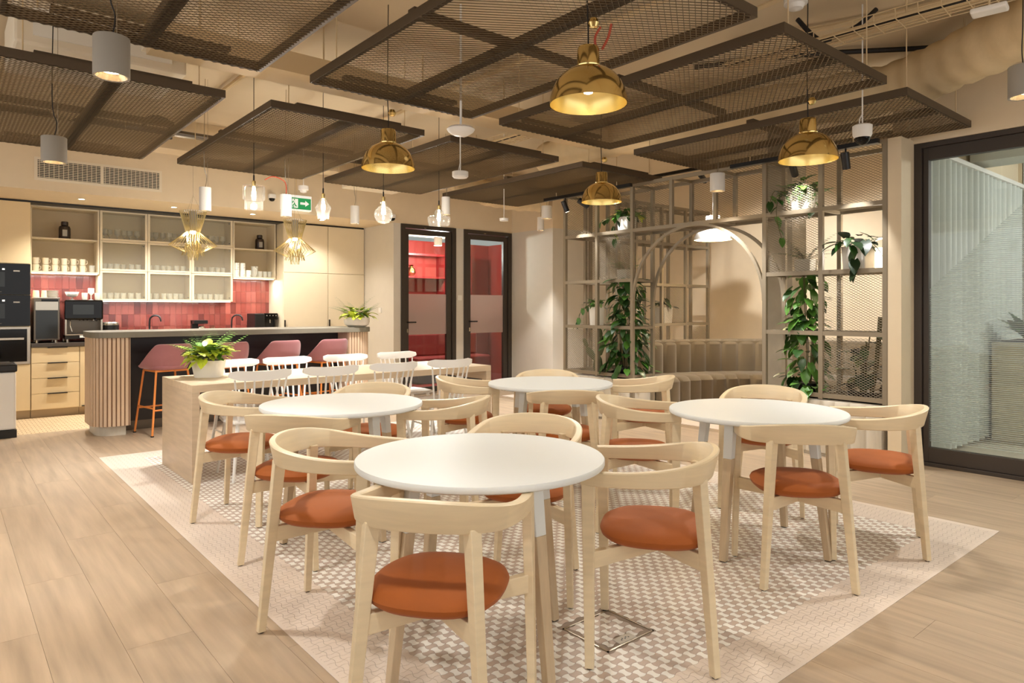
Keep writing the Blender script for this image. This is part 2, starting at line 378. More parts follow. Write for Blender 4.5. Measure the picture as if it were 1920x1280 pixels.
# skirting
struct(MB().box(XR-.012, XR-.002, DY, 10.3, 0, .07).build('baseboard_return', 'wall_grey'))
struct(MB().box(7.463, 7.475, 7.9, DY, 0, .07).build('baseboard_column', 'wall_grey'))

# glazed doors to the red room
def door(n, x0, x1):
    d = bpy.data.objects.new('door_%d' % n, None); COL.objects.link(d); struct(d); d.location = (x0, DY-.02, 0)
    W = x1-x0; H = 2.572
    f = MB()
    f.box(0, .075, 0, .1, 0, H).box(W-.075, W, 0, .1, 0, H).box(.075, W-.075, 0, .1, H-.06, H); f.build('door_frame', 'door_frame', d, bev=.003)
    lf = MB().box(.08, .14, .02, .07, .01, H-.07).box(W-.17, W-.08, .02, .07, .01, H-.07).box(.14, W-.17, .02, .07, H-.15, H-.07).box(.14, W-.17, .02, .07, .01, .09)
    lf.build('leaf_frame', 'door_frame', d, bev=.003)
    MB().box(.14, W-.17, .04, .05, .09, H-.15).build('pane', 'glass_clear', d)
    MB().box(.14, W-.17, .036, .039, .90, 1.52).build('frosted_band', 'frost', d)
    MB().box(W*.40, W*.44, -.004, 0, H-.05, H-.04).build('closer_plate', 'steel', d)
    h = MB().tube([(.115, .02, 1.09), (.115, -.035, 1.09), (.235, -.035, 1.09)], .011, 8).build('door_handle', 'black', d, smooth=True)
    MB().box(.103, .127, .012, .02, .93, .99).build('keyhole', 'steel', h)
    return d
door(1, DX[0], DX[1]); door(2, DX[2], DX[3])
# red room behind the doors
struct(MB().box(5.29, 8.6, 11.0, 11.1, 0, 2.575).build('wall_red', 'red_room')); struct(MB().box(8.6, 8.7, DY+.12, 11.1, 0, 2.575).build('wall_red', 'red_room'))
struct(MB().box(5.292, 5.35, DY+.13, 11.0, 0, 2.573).build('wall_red', 'red_room')); struct(MB().box(7.49, 8.6, DY+.121, DY+.16, 0, 2.573).build('wall_red', 'red_room'))
struct(MB().box(5.35, 8.6, DY+.13, 11.0, -.004, .001).build('floor_red', 'red_fabric')).name = 'floor'
sh = thing('shelf_unit', 'red open shelf frame seen through the left glazed door', 'shelf', (6.3, 10.55, 0))
for xx in (-.1, .95, 1.5): MB().box(xx, xx+.04, 0, .35, 0, 2.3).build('upright', 'red_dark', sh)
for zz in (.62, 1.22, 1.85, 2.26): MB().box(-.06, 1.5, 0, .35, zz, zz+.035).build('shelf_board', 'red_dark', sh)
MB().box(-.06, 1.5, .34, .36, .1, 2.26).build('back_panel', 'red_room', sh)
v = thing('vase', 'small golden vase on red shelf behind left door', 'vase', (6.55, 10.65, 1.886)); MB().lathe([(.04, 0), (.09, .06), (.07, .13), (.03, .17), (.05, .2)], 16).build('body', 'brass', v, smooth=True)
sb = thing('sofa', 'red upholstered bench inside the red room', 'bench', (6.2, 9.9, 0)); MB().box(0, 1.6, 0, .5, .15, .45).build('seat', 'red_fabric', sb, bev=.03); MB().box(0, 1.6, .42, .5, .45, .85).build('backrest', 'red_fabric', sb, bev=.03)
MB().box(.05, 1.55, .05, .45, 0, .15).build('base', 'black', sb)
rl = thing('ceiling_lamp', 'white ceiling cylinder lamp inside the red room', 'lamp', (6.7, 10.0, 2.40)); MB().lathe([(.07, 0), (.07, .175)], 20).build('body', 'lamp_white', rl, smooth=True)
MB().lathe([(0, -.002), (.06, -.002)], 16).build('diffuser', 'glow_soft', rl); point(rl, (0, 0, -.1), 70, NEUT, .06)

# ------------------------------------------------------------------ expanded metal
def expanded(W, H, cw, ch, sw, tilt, name, m):
    """diamond mesh in local XY: strands zigzag along X; ribbons tilted"""
    V = []; FC = []; nr = int(H/(ch/2)); nc = int(W/(cw/2))
    for r in range(nr):
        y0 = r*ch/2+ch/4
        k0 = len(V)
        for c in range(nc+1):
            s = 1 if (c+r) % 2 else -1
            y = y0+s*ch/4
            yy = min(max(y, 0), H); xx = min(c*cw/2, W)
            V.append((xx, yy-sw/2, -tilt/2)); V.append((xx, yy+sw/2, tilt/2))
        for c in range(nc): FC.append((k0+2*c, k0+2*c+2, k0+2*c+3, k0+2*c+1))
    me = bpy.data.meshes.new(name); me.from_pydata(V, [], FC); me.materials.append(M[m]); return me

# suspended ceiling panels
PX = [(.215, 1.465), (1.77, 3.03), (3.285, 4.545), (4.87, 6.13)]; PY = [(1.765, 4.07), (4.72, 7.17)]
cell_me = {}
def ceiling_panel(ix, iy, label):
    x0, x1 = PX[ix]; y0, y1 = PY[iy]; W = x1-x0; H = y1-y0; Z = 2.70
    t = thing('mesh_ceiling_panel', label, 'ceiling panel', (x0, y0, Z), 0, 'suspended expanded metal panels')
    for (a, b, c, d) in ((0, W, 0, .025), (0, W, H-.025, H), (0, .025, .025, H-.025), (W-.025, W, .025, H-.025)):
        MB().box(a, b, c, d, .004, .055).build('frame_rail', 'panel_metal', t)
    MB().box(W/2-.035, W/2+.035, .025, H-.025, .006, .05).build('rib', 'panel_metal', t)
    MB().box(.025, W-.025, H/2-.03, H/2+.03, .052, .09).build('cross_rail', 'panel_metal', t)
    MB().box(.2, W-.2, .03, .09, .056, .08).build('cross_rail', 'panel_metal', t); MB().box(.2, W-.2, H-.09, H-.03, .056, .08).build('cross_rail', 'panel_metal', t)
    k = (round(W, 2), round(H, 2))
    if k not in cell_me: cell_me[k] = expanded(W-.01, H-.01, .050, .034, .0054, .006, 'expanded_mesh', 'mesh_metal')
    obj('expanded_mesh', cell_me[k], t, (.005, .005, 0))
    for (a, b) in ((.15, .06), (W-.15, .06), (.15, H-.06), (W-.15, H-.06)): MB().tube([(a, b, .06), (a, b, CEIL-Z-.002)], .004, 6).build('hanger_rod', 'conduit', t)
names = [['suspended brown mesh ceiling panel at the top left corner of the room', 'suspended brown mesh ceiling panel at far left above the kitchen aisle'],
         ['large suspended mesh ceiling panel at top centre behind the biggest brass pendant', 'suspended mesh ceiling panel above the long table left of the brass pendant'],
         ['suspended mesh ceiling panel in the centre right of the biggest brass pendant', 'small looking far mesh ceiling panel beyond the white sensor disc'],
         ['suspended mesh ceiling panel nearest the dark framed glass front', 'farthest mesh ceiling panel above the smallest looking brass pendant']]
for ix in range(4):
    for iy in range(2): ceiling_panel(ix, iy, names[ix][iy])

# services above the panels
df = thing('slot_diffuser', 'long linear slot air diffuser running between the rows of ceiling panels', 'air diffuser', (1.0, 4.5, 2.90))
MB().box(0, 4.0, 0, .28, 0, .14).build('plenum', 'conduit', df); MB().box(0, 4.0, .28, .42, .06, .1).build('slot_frame', 'board_white', df); MB().box(.02, 3.98, .285, .315, .055, .062).build('slot', 'black', df)
for k in range(5): MB().tube([(.3+k*.85, .2, .14), (.3+k*.85, .2, .448)], .006, 6).build('hanger_rod', 'conduit', df)
def fabric_duct(label, pts, r):
    t = thing('fabric_duct', label, 'duct', pts[0]); q = [Vector(p)-Vector(pts[0]) for p in pts]; sp = smooth_path(q, 14)
    rr = [r*(1+.05*math.sin(i*1.7)+.03*math.sin(i*.61)) for i in range(len(sp))]
    MB().tube(sp, rr, 22).build('sleeve', 'duct', t, smooth=True)
    for k in (.2, .55, .85):
        p = sp[int(k*(len(sp)-1))]; MB().tube([p+Vector((0, 0, r*.9)), p+Vector((0, 0, CEIL-.003-pts[0][2]-p.z))], .006, 6).build('hanger_rod', 'conduit', t)
fabric_duct('wrinkled beige fabric duct crossing the ceiling at the right', [(5.12, .95, 3.10), (5.5, 1.55, 3.08), (5.75, 2.2, 3.04), (5.45, 3.0, 3.0), (5.27, 3.9, 3.02), (5.3, 4.9, 3.05), (5.4, 5.8, 3.02)], .19)
fabric_duct('beige fabric duct bulging below the far panels above the doors', [(4.7, 6.9, 3.05), (5.5, 7.5, 2.98), (6.4, 7.9, 2.96), (7.3, 8.0, 3.0)], .17)
def cable_tray(label, a, b, wd):
    a = Vector(a); b = Vector(b); t = thing('cable_tray', label, 'cable tray', a); L = (b-a).length; d = (b-a).normalized(); sd = d.cross(Vector((0, 0, 1))).normalized()
    for i in range(5):
        o = sd*(i/4-.5)*wd; MB().tube([o, o+d*L], .0035, 5).build('wire', 'conduit', t)
    for s_ in (-.5, .5):
        o = sd*s_*wd+Vector((0, 0, .06)); MB().tube([o, o+d*L], .0035, 5).build('wire', 'conduit', t)
    m = MB(); n = int(L/.12)
    for i in range(n):
        p = d*(L*(i+.5)/n); m.tube([p-sd*wd/2+Vector((0, 0, .06)), p-sd*wd/2, p+sd*wd/2, p+sd*wd/2+Vector((0, 0, .06))], .0035, 5)
    m.build('cross_wire', 'conduit', t)
    for i in range(4):
        o = sd*(.2*i-.3)*wd+Vector((0, 0, .018)); MB().tube(smooth_path([o, o+d*L*.3+Vector((0, 0, .01)), o+d*L*.7, o+d*L], 5), .011, 6).build('cable', 'conduit' if i != 1 else 'cable_black', t)
    for k in (.1, .5, .9): MB().tube([d*L*k+sd*wd*.55, d*L*k+sd*wd*.55+Vector((0, 0, CEIL-a.z-.003))], .006, 6).build('hanger_rod', 'conduit', t)
cable_tray('wire cable tray full of cables at the top right ceiling', (4.75, .55, 3.10), (4.55, 2.9, 3.10), .22)
cable_tray('wire cable tray running above the far ceiling panels to the kitchen', (4.75, 4.95, 3.12), (4.75, 7.95, 3.12), .2)
def conduit(label, pts, r, m='conduit'):
    t = thing('conduit', label, 'pipe', pts[0]); MB().tube(smooth_path([Vector(p)-Vector(pts[0]) for p in pts], 8), r, 8).build('pipe', m, t, smooth=True)
conduit('pair of beige conduits left under the ceiling slab', [(3.9, .9, 3.28), (4.1, 2.0, 3.28), (4.3, 4.4, 3.28)], .018)
conduit('curved beige conduit near the top right cable tray', [(5.0, .5, 3.31), (5.05, 1.5, 3.31), (4.9, 2.2, 3.31), (4.6, 2.9, 3.31)], .02)
conduit('black loop of cable hanging beside the top right cable tray', [(4.55, 2.35, 3.3), (4.6, 2.2, 3.12), (4.75, 2.05, 3.2), (4.85, 1.95, 3.32)], .016, 'cable_black')
conduit('black cable bundle strapped below the slab at the right', [(6.1, 1.5, 3.32), (5.9, 1.9, 3.31), (5.3, 2.6, 3.31), (4.85, 3.4, 3.32)], .02, 'cable_black')
conduit('dark pipe crossing above the kitchen aisle', [(.2, 7.6, 3.1), (2.0, 7.6, 3.1), (4.0, 7.6, 3.1)], .035, 'steel_dark')
conduit('black flexible pipe hanging above the kitchen aisle', [(1.55, 7.6, 3.1), (1.62, 7.5, 3.2), (1.75, 7.4, 3.15), (1.75, 7.35, 2.98)], .022, 'cable_black')
for k in range(3): conduit(['first', 'second', 'third'][k]+' thin sprinkler pipe along the ceiling slab', [(.4+1.6*k, -.5, 3.30), (.4+1.6*k, 8.88, 3.30)], .02)
ac = thing('air_unit', 'white boxed air handling unit above the left ceiling panel', 'air conditioner', (.35, 5.2, 2.95)); MB().box(0, 1.0, 0, .75, 0, .3).build('casing', 'board_white', ac, bev=.02)
MB().box(.1, .9, -.01, 0, .06, .24).build('access_panel', 'pot_white', ac); MB().tube([(.5, .75, .15), (.5, 1.3, .15), (.5, 2.0, .15)], .13, 16).build('spigot', 'duct', ac, smooth=True)
ac = thing('air_unit', 'white ceiling cassette box seen below the far panels near exit sign', 'air conditioner', (3.86, 7.12, 2.80)); MB().prism([(0, 0), (.72, 0), (.72, .8), (0, .8)], 0, .06).build('cover', 'board_white', ac, bev=.01); MB().box(.1, .62, .1, .7, .06, .22).build('casing', 'board_white', ac)
MB().tube([(.4, .2, .22), (.4, .2, .548)], .01, 6).build('hanger_rod', 'conduit', ac)
bm_ = struct(MB().box(-3, 9.3, 8.0, 8.3, 3.02, CEIL-.002).build('ceiling_beam', 'ceiling_paint')); bm_.name = 'ceiling'

# ------------------------------------------------------------------ round tables
TABLES = {'front': (1.58, 2.07, -90), 'left': (1.84, 3.76, -82), 'right': (3.47, 2.03, -84), 'far': (3.55, 3.78, -82)}
TL = {'front': 'white round table nearest the camera', 'left': 'white round table beside the long wooden table', 'right': 'white round table nearest the dark framed glass front', 'far': 'farthest white round table, near the planted trellis'}
def round_table():
    t = thing('round_table', '', 'table', group='white round tables')
    n = 72
    MB().lathe([(0, .712), (.455, .712), (.468, .718), (.47, .722), (.47, .736), (.467, .74), (0, .74)], n).build('tabletop', 'table_white', t, smooth=True)
    for k in range(4):
        a = k*math.pi/2; d = Vector((math.cos(a), math.sin(a), 0))
        top = d*.30+Vector((0, 0, .711)); ft = d*.385+Vector((0, 0, .004)); z1 = .52; mid = top.lerp(ft, (.711-z1)/.707)
        lg = MB().leg(mid, ft, (-d.y, d.x), .047, .042, .036, .032).build('leg', 'table_oak', t, bev=.003)
        MB().leg(top, mid, (-d.y, d.x), .052, .046, .047, .042).build('leg_sleeve', 'table_white', lg, bev=.003)
        MB().box(ft.x-.014, ft.x+.014, ft.y-.014, ft.y+.014, 0, .006).build('foot_pad', 'black', lg)
    MB().lathe([(0, .70), (.2, .70), (.2, .712), (0, .712)], 24).build('mount_plate', 'black', t)
    return t
t0 = round_table()
for i, (k, (x, y, a)) in enumerate(TABLES.items()):
    t = t0 if i == 0 else copy_tree(t0)
    t.location = (x, y, 0); t.rotation_euler.z = R(a); t['label'] = TL[k]

# ------------------------------------------------------------------ beech armchairs with rust cushions
def armchair():
    t = thing('armchair', '', 'chair', group='beech armchairs around the round tables')
    half = [(.252, .230), (.16, .246), (.05, .25), (-.05, .24), (-.12, .215), (-.172, .165), (-.203, .09), (-.213, 0)]
    pts = half+[(x, -y) for x, y in reversed(half[:-1])]
    P = smooth_path([(x, y, 0) for x, y in pts], 5); n = len(P)
    s_ = [0]
    for i in range(1, n): s_.append(s_[-1]+(P[i]-P[i-1]).length)
    secs = []
    for i, p in enumerate(P):
        d = (P[min(i+1, n-1)]-P[max(i-1, 0)]).normalized(); nr = Vector((d.y, -d.x, 0))  # pointing outward? fixed below
        if nr.dot(p) < 0: nr = -nr
        tt = s_[i]/s_[-1]; b = math.sin(math.pi*tt); q_ = max(0, min(1, (.252-p.x)/.465)); e = q_**2.5
        top = .7105+.06*e; hgt = .052+.044*e; th = .034-.008*e; lean = .014*e
        out = nr*(th/2)
        zt = Vector((0, 0, top)); zb = Vector((0, 0, top-hgt)); c = .004
        secs.append([p+out+nr*lean+zt-Vector((0, 0, c)), p+out*.7+nr*lean+zt, p-out*.7+nr*lean+zt, p-out+nr*lean+zt-Vector((0, 0, c)),
                     p-out-nr*lean*.6+zb+Vector((0, 0, c)), p-out*.7-nr*lean*.6+zb, p+out*.7-nr*lean*.6+zb, p+out-nr*lean*.6+zb+Vector((0, 0, c))])
    MB().sweep(P, secs).build('backrest', 'beech_band', t, smooth=True)
    ft = {}
    for sy in (1, -1):
        for fr in (1, 0):
            if fr: a = Vector((.229, .231*sy, .664)); b = Vector((.222, .2475*sy, .004)); ax = (1, 0); d = (.048, .034, .032, .026)
            else: a = Vector((-.163, .152*sy, .685)); b = Vector((-.215, .2025*sy, .004)); ax = (.75, .66*sy); d = (.036, .046, .028, .030)
            lg = MB().leg(a, b, ax, d[0], d[1], d[2], d[3]).build('leg', 'beech', t, bev=.003)
            MB().lathe([(.011, 0), (.011, .006)], 10, (b.x, b.y, 0)).build('foot_pad', 'black', lg)
            ft[(fr, sy)] = a.lerp(b, (a.z-.385)/(a.z-.004))
    for sy in (1, -1):
        a = ft[(1, sy)]; b = ft[(0, -sy)]; a = Vector((a.x, a.y, .388)); b = Vector((b.x, b.y, .388)); dz = Vector((0, 0, .0)) if sy > 0 else Vector((0, 0, .0004))
        c = (a+b)/2
        m = MB().bar(a+dz, c+Vector((0, 0, .004))+dz, .028, .062, .030, .05).bar(c+Vector((0, 0, .004))+dz, b+dz, .030, .05, .028, .062)
        m.build('cross_rail', 'beech', t, bev=.003)
    prof = [(0, .410), (.10, .411), (.155, .415), (.19, .426), (.208, .441), (.213, .456), (.206, .470), (.18, .484), (.135, .493), (.07, .498), (0, .499)]
    cu = MB().lathe(prof, 48)
    def sq(v):
        rr = math.hypot(v[0], v[1]); a = math.atan2(v[1], v[0]); k = (abs(math.cos(a))**2.6+abs(math.sin(a))**2.6)**(-1/2.6)
        return (v[0]*k*.985, v[1]*k*.985, v[2])
    cu.v = [sq(v) for v in cu.v]; cu.build('seat_cushion', 'rust_fabric', t, smooth=True)
    return t
CH = [((1.185, 1.76), 37, 'chair nearest the camera seen from behind with rust cushion'),
      ((2.13, 1.674), 126, 'beech armchair with rust cushion standing over the floor box at right of front table'),
      ((1.283, 2.714), -49.5, 'beech armchair at left of front table, its rear foot on the plank floor'),
      ((2.136, 2.44), -144, 'beech armchair pushed behind the front table facing the camera'),
      ((3.21, 1.665), 43, 'beech armchair with back to the camera at the table nearest the glass front'),
      ((3.998, 1.597), 113.5, 'rightmost beech armchair, in front of the dark glass front'),
      ((3.217, 2.673), -51, 'beech armchair between the front table and the right table, turned to the right'),
      ((4.2, 2.40), -156, 'beech armchair behind the right table in front of the padded bench'),
      ((1.462, 3.51), 40, 'middle of three beech armchairs lined up at left, back to camera'),
      ((1.471, 4.402), -45, 'leftmost beech armchair, close to the end of the long wooden table'),
      ((2.28, 4.22), -131, 'beech armchair behind the left table, facing camera in front of white chairs'),
      ((2.377, 3.417), 130, 'beech armchair at right of the left table, seen just above the front table'),
      ((3.28, 3.338), 50, 'beech armchair with back to the camera at the far table'),
      ((3.16, 4.325), -37, 'beech armchair at left of the far table next to a white spindle chair'),
      ((4.293, 3.483), 130, 'beech armchair at right of the far table in front of the trellis arch'),
      ((3.92, 4.216), -137, 'farthest beech armchair, behind the far table below the trellis')]
c0 = armchair()
for i, (p, a, lab) in enumerate(CH):
    c = c0 if i == 0 else copy_tree(c0)
    c.location = (p[0], p[1], 0); c.rotation_euler.z = R(a); c['label'] = lab

# ------------------------------------------------------------------ long wooden table
LT = thing('long_table', 'long oak table with a solid panel end in front of the bar', 'table', (1.43, 5.38, 0))
LW, LD, LH = 2.81, .88, .73
MB().box(0, LW, 0, LD, LH-.055, LH).build('tabletop', 'oak_top', LT, bev=.002)
MB().box(0, .055, 0, LD, 0, LH-.055).build('end_panel', 'oak', LT, bev=.002)
for yy in (0, LD-.07): MB().box(LW-.06, LW, yy, yy+.07, 0, LH-.055).build('leg', 'oak', LT, bev=.002)
MB().box(LW-.055, LW-.005, .07, LD-.07, LH-.14, LH-.055).build('apron', 'oak', LT)

# ------------------------------------------------------------------ white spindle chairs
def spindle_chair():
    t = thing('spindle_chair', '', 'chair', group='white spindle back chairs at the long table')
    # facing +x
    q = [(.20, .19), (.215, .12), (.22, 0), (.215, -.12), (.20, -.19), (.0, -.215), (-.18, -.19), (-.20, -.10), (-.205, 0), (-.20, .10), (-.18, .19), (.0, .215)]
    MB().prism(q, .425, .45).build('seat', 'white_plastic', t, bev=.008)
    for sx in (1, -1):
        for sy in (1, -1):
            MB().tube([(.15*sx, .15*sy, .43), (.21*sx, .20*sy, 0)], [.016, .011], 8).build('leg', 'white_plastic', t, smooth=True)
    for sy in (1, -1): MB().tube([(.175, .17*sy, .22), (-.175, .17*sy, .22)], .008, 6).build('stretcher', 'white_plastic', t, smooth=True)
    for k in range(7):
        y = (k-3)/3; b = Vector((-.18-.015*(1-y*y), .15*y, .448)); c = Vector((-.235-.055*(1-y*y)+.01, .195*y, .765))
        MB().tube([b, b.lerp(c, .5), c], [.009, .0085, .007], 7).build('spindle', 'white_plastic', t, smooth=True)
    P = smooth_path([(-.215, .235, 0), (-.25, .16, 0), (-.285, .07, 0), (-.293, 0, 0), (-.285, -.07, 0), (-.25, -.16, 0), (-.215, -.235, 0)], 5); secs = []
    n = len(P)
    for i, p in enumerate(P):
        e = min(1, min(i, n-1-i)/4); h = .036*(.45+.55*e); z0 = .793+.012*(abs(i/(n-1)-.5)*2)**2; nr = Vector((1, 0, 0)); th = .011
        secs.append([p+nr*th+Vector((0, 0, z0-h)), p+nr*th*1.1+Vector((0, 0, z0)), p+nr*th*.6+Vector((-.008, 0, z0+h)), p-nr*th*.6+Vector((-.008, 0, z0+h)), p-nr*th*1.1+Vector((0, 0, z0)), p-nr*th+Vector((0, 0, z0-h))])
    MB().sweep(P, secs).build('crest_rail', 'white_plastic', t, smooth=True)
    return t
s0 = spindle_chair(); i = 0
NL = ['white spindle chair on the near side of long table, nearest its solid end', 'white spindle chair second from the left on the near side of long table', 'white spindle chair third from the left on the near side of long table', 'white spindle chair on the near side at the right end of the long table']
FL = ['white spindle chair half hidden behind the leafy planter on the long table', 'white spindle chair on the far side of long table, second from left below the stools', 'white spindle chair on the far side of long table below the rightmost stool', 'far side white spindle chair in front of the left red door']
for px, lab in zip((497, 631, 746, 855), NL):
    c = s0 if i == 0 else copy_tree(s0); i += 1
    p = aty(px, 690, 5.14); c.location = (p.x, 5.14+.29, 0); c.rotation_euler.z = R(90+random.uniform(-4, 4)); c['label'] = lab
for px, lab in zip((432, 533, 640, 738), FL):
    c = copy_tree(s0); p = aty(px, 672, 6.48); c.location = (p.x, 6.48-.29, 0); c.rotation_euler.z = R(-90+random.uniform(-4, 4)); c['label'] = lab

# ------------------------------------------------------------------ bar
BX0, BX1, BF, BB = 1.19, 4.29, 7.90, 8.62
bar = thing('bar_counter', 'bar counter with grey stone top, slatted wooden ends and black front', 'counter', (0, 0, 0))
bar.location = (BX0, BF, 0); L = BX1-BX0; Dp = BB-BF
def rrect(x0, x1, y0, y1, r, corners):
    q = []
    for (cx, cy, a0, k) in ((x0+r, y0+r, 180, 0), (x1-r, y0+r, 270, 1), (x1-r, y1-r, 0, 2), (x0+r, y1-r, 90, 3)):
        if k in corners:
            for i in range(9): a = R(a0+i*90/8); q.append((cx+r*math.cos(a), cy+r*math.sin(a)))
        else: q.append(((x0, x1, x1, x0)[k], (y0, y0, y1, y1)[k]))
    return q
MB().prism(rrect(-.025, L+.025, -.03, Dp+.03, .22, {0, 1, 2, 3}), 1.0, 1.06).build('counter_top', 'bar_stone', bar, bev=.004)
MB().box(.31, L-.34, .30, .34, .10, 1.0).build('front_panel', 'black_panel', bar)
MB().box(.31, L-.34, .32, .36, 0, .10).build('kick_plate', 'steel_dark', bar)
blk = {}
def bar_end(x0, x1, corners):
    q = rrect(x0, x1, 0.012, Dp, .20, corners); MB().prism(q, .10, 1.0).build('end_block', 'slat_back', bar)
    MB().prism(rrect(x0+.03, x1-.03, .05, Dp-.03, .18, corners), 0, .10).build('end_plinth', 'pot_grey', bar)
    # slats around the outline (front and outer end)
    qq = rrect(x0, x1, 0.012, Dp, .20, corners); n = len(qq); per = []
    for i in range(n):
        a = Vector((*qq[i], 0)); b = Vector((*qq[(i+1) % n], 0)); per.append((a, b))
    acc = 0; step = .038; nxt = step/2; me = MB().box(-.013, .013, -.012, .006, .10, 1.0).mesh('slat', 'slat_wood')
    for a, b in per:
        Ls = (b-a).length
        while nxt <= acc+Ls and Ls > 1e-6:
            p = a.lerp(b, (nxt-acc)/Ls); d = (b-a).normalized()
            nxt += step
            inner = (corners == {0, 3} and p.x > x1-.005) or (corners == {1, 2} and p.x < x0+.005)
            if inner: continue
            obj('slat', me, bar, (p.x, p.y, 0), (0, 0, math.atan2(d.y, d.x)))
        acc += Ls
bar_end(0, .315, {0, 3}); bar_end(L-.34, L, {1, 2})
MB().box(.315, .319, .012, .31, .1, 1.0).build('inner_cheek', 'slat_wood', bar); MB().box(L-.344, L-.34, .012, .31, .1, 1.0).build('inner_cheek', 'slat_wood', bar)

# ------------------------------------------------------------------ bar stools
def stool():
    t = thing('bar_stool', '', 'stool', group='pink bar stools at the counter')   # faces +y, back towards -y
    NA, NZ = 28, 7; V = []; FC = []
    for i in range(NA+1):
        a = -1+2*i/NA; ang = R(-90+a*128); sq = 1
        rx, ry = .222, .215
        cx, cy = rx*math.copysign(abs(math.cos(ang))**.8, math.cos(ang)), ry*math.copysign(abs(math.sin(ang))**.8, math.sin(ang))
        b = abs(a); hh = .235*max(0.0, min(1.0, 1-(b-.34)/.46))
        hh = max(hh, .012)
        for j in range(NZ+1):
            s = j/NZ; k = .80+.2*min(1, s*2.2)**.7; 
            V.append((cx*(k+.05*s), cy*(k+.07*s), .70+hh*s-.012*(1-s)))
    for i in range(NA):
        for j in range(NZ):
            q = i*(NZ+1)+j; FC.append((q, q+NZ+1, q+NZ+2, q+1))
    m = MB(); m.add(V, FC); o = m.build('shell', 'pink_fabric', t, smooth=True)
    sd = o.modifiers.new('solid', 'SOLIDIFY'); sd.thickness = .035; sd.offset = 0; sb_ = o.modifiers.new('s', 'SUBSURF'); sb_.levels = 1; sb_.render_levels = 1
    q = [(.20*math.copysign(abs(math.cos(a))**.7, math.cos(a)), .215*math.copysign(abs(math.sin(a))**.7, math.sin(a))+.01) for a in [2*math.pi*i/28 for i in range(28)]]
    MB().prism(q, .665, .725).build('seat', 'pink_fabric', t, bev=.025, smooth=True)
    MB().tube([(.16*x, .15*y, .655) for x, y in ((1, 1), (-1, 1), (-1, -1), (1, -1))], .011, 8, closed=True).build('seat_ring', 'orange_metal', t, smooth=True)
    cor = {}
    for sx in (1, -1):
        for sy in (1, -1):
            a = Vector((.16*sx, .15*sy, .655)); b = Vector((.225*sx, .215*sy, .004))
            lg = MB().tube([a, b], .011, 8).build('leg', 'orange_metal', t, smooth=True); MB().lathe([(.016, 0), (.016, .012)], 10, (b.x, b.y, 0)).build('foot_pad', 'black', lg)
            cor[(sx, sy)] = a.lerp(b, .655-.0) if 0 else a.lerp(b, (.655-.26)/.651)
    for (p, q2, dz) in (((1, 1), (-1, 1), 0), ((-1, 1), (-1, -1), .02), ((-1, -1), (1, -1), 0), ((1, -1), (1, 1), .02)):
        MB().tube([cor[p]+Vector((0, 0, dz)), cor[q2]+Vector((0, 0, dz))], .009, 8).build('footrest', 'orange_metal', t, smooth=True)
    return t
b0 = stool()
for i, (x, lab) in enumerate(zip((1.83, 2.42, 3.02, 3.62), ('pink bar stool at the left end of the bar beside the slatted end', 'pink bar stool half hidden behind the table planter', 'pink bar stool third from the left along the bar', 'pink bar stool at the right end of the bar'))):
    c = b0 if i == 0 else copy_tree(b0); c.location = (x, 7.86, 0); c.rotation_euler.z = R(13+random.uniform(-3, 3)); c['label'] = lab

# ------------------------------------------------------------------ kitchen
ORD = ['first', 'second', 'third', 'fourth', 'fifth', 'sixth']
KY = 9.80
def handle_bar(parent, x0, x1, z): return MB().box(x0, x1, KY-.022, KY-.001, z-.008, z+.004).build('handle', 'black', parent)
# tall oven housing
ov = thing('oven_cabinet', 'tall beige cabinet with black built in ovens at the left edge', 'cabinet', (0, 0, 0))
def part(name, m, p, *b, bev=.002): return MB().box(*b).build(name, m, p, bev=bev)
X0, X1 = -.35, .825
part('body', 'cabinet', ov, X0, X1, KY+.02, 10.39, .10, 2.55, bev=0); part('plinth', 'plinth', ov, X0, X1, KY+.06, KY+.08, 0, .10)
part('door', 'cabinet', ov, X0+.003, .222, KY, KY+.02, .103, 2.547); part('door', 'cabinet', ov, .226, X1-.003, KY, KY+.02, 1.825, 2.547)
d_ = part('door', 'cabinet', ov, .226, X1-.003, KY, KY+.02, .103, .64); handle_bar(d_, .30, .60, .625)
for (z0, z1, k) in ((1.46, 1.818, 0), (1.095, 1.455, 1)):
    o = part('oven', 'black_gloss', ov, .226, X1-.003, KY-.012, KY+.02, z0, z1)
    part('oven_window', 'screen', o, .30, .58, KY-.0135, KY-.012, z0+.09, z0+.26, bev=0)
    part('display', 'sign_white', o, .555, .58, KY-.0135, KY-.012, z1-.075, z1-.055, bev=0); part('display', 'lamp_grey', o, .66, .72, KY-.0135, KY-.012, z1-.09, z1-.075, bev=0)
    part('bottom_strip', 'steel_dark', o, .30, .55, KY-.0135, KY-.012, z0+.03, z0+.035, bev=0)
o = part('built_in_fridge', 'steel', ov, .226, X1-.003, KY-.008, KY+.02, .65, 1.085)
part('glass_door', 'black_gloss', o, .226, .79, KY-.014, KY-.008, .68, 1.06, bev=0); part('handle', 'steel', o, .23, .76, KY-.035, KY-.014, .935, .96)
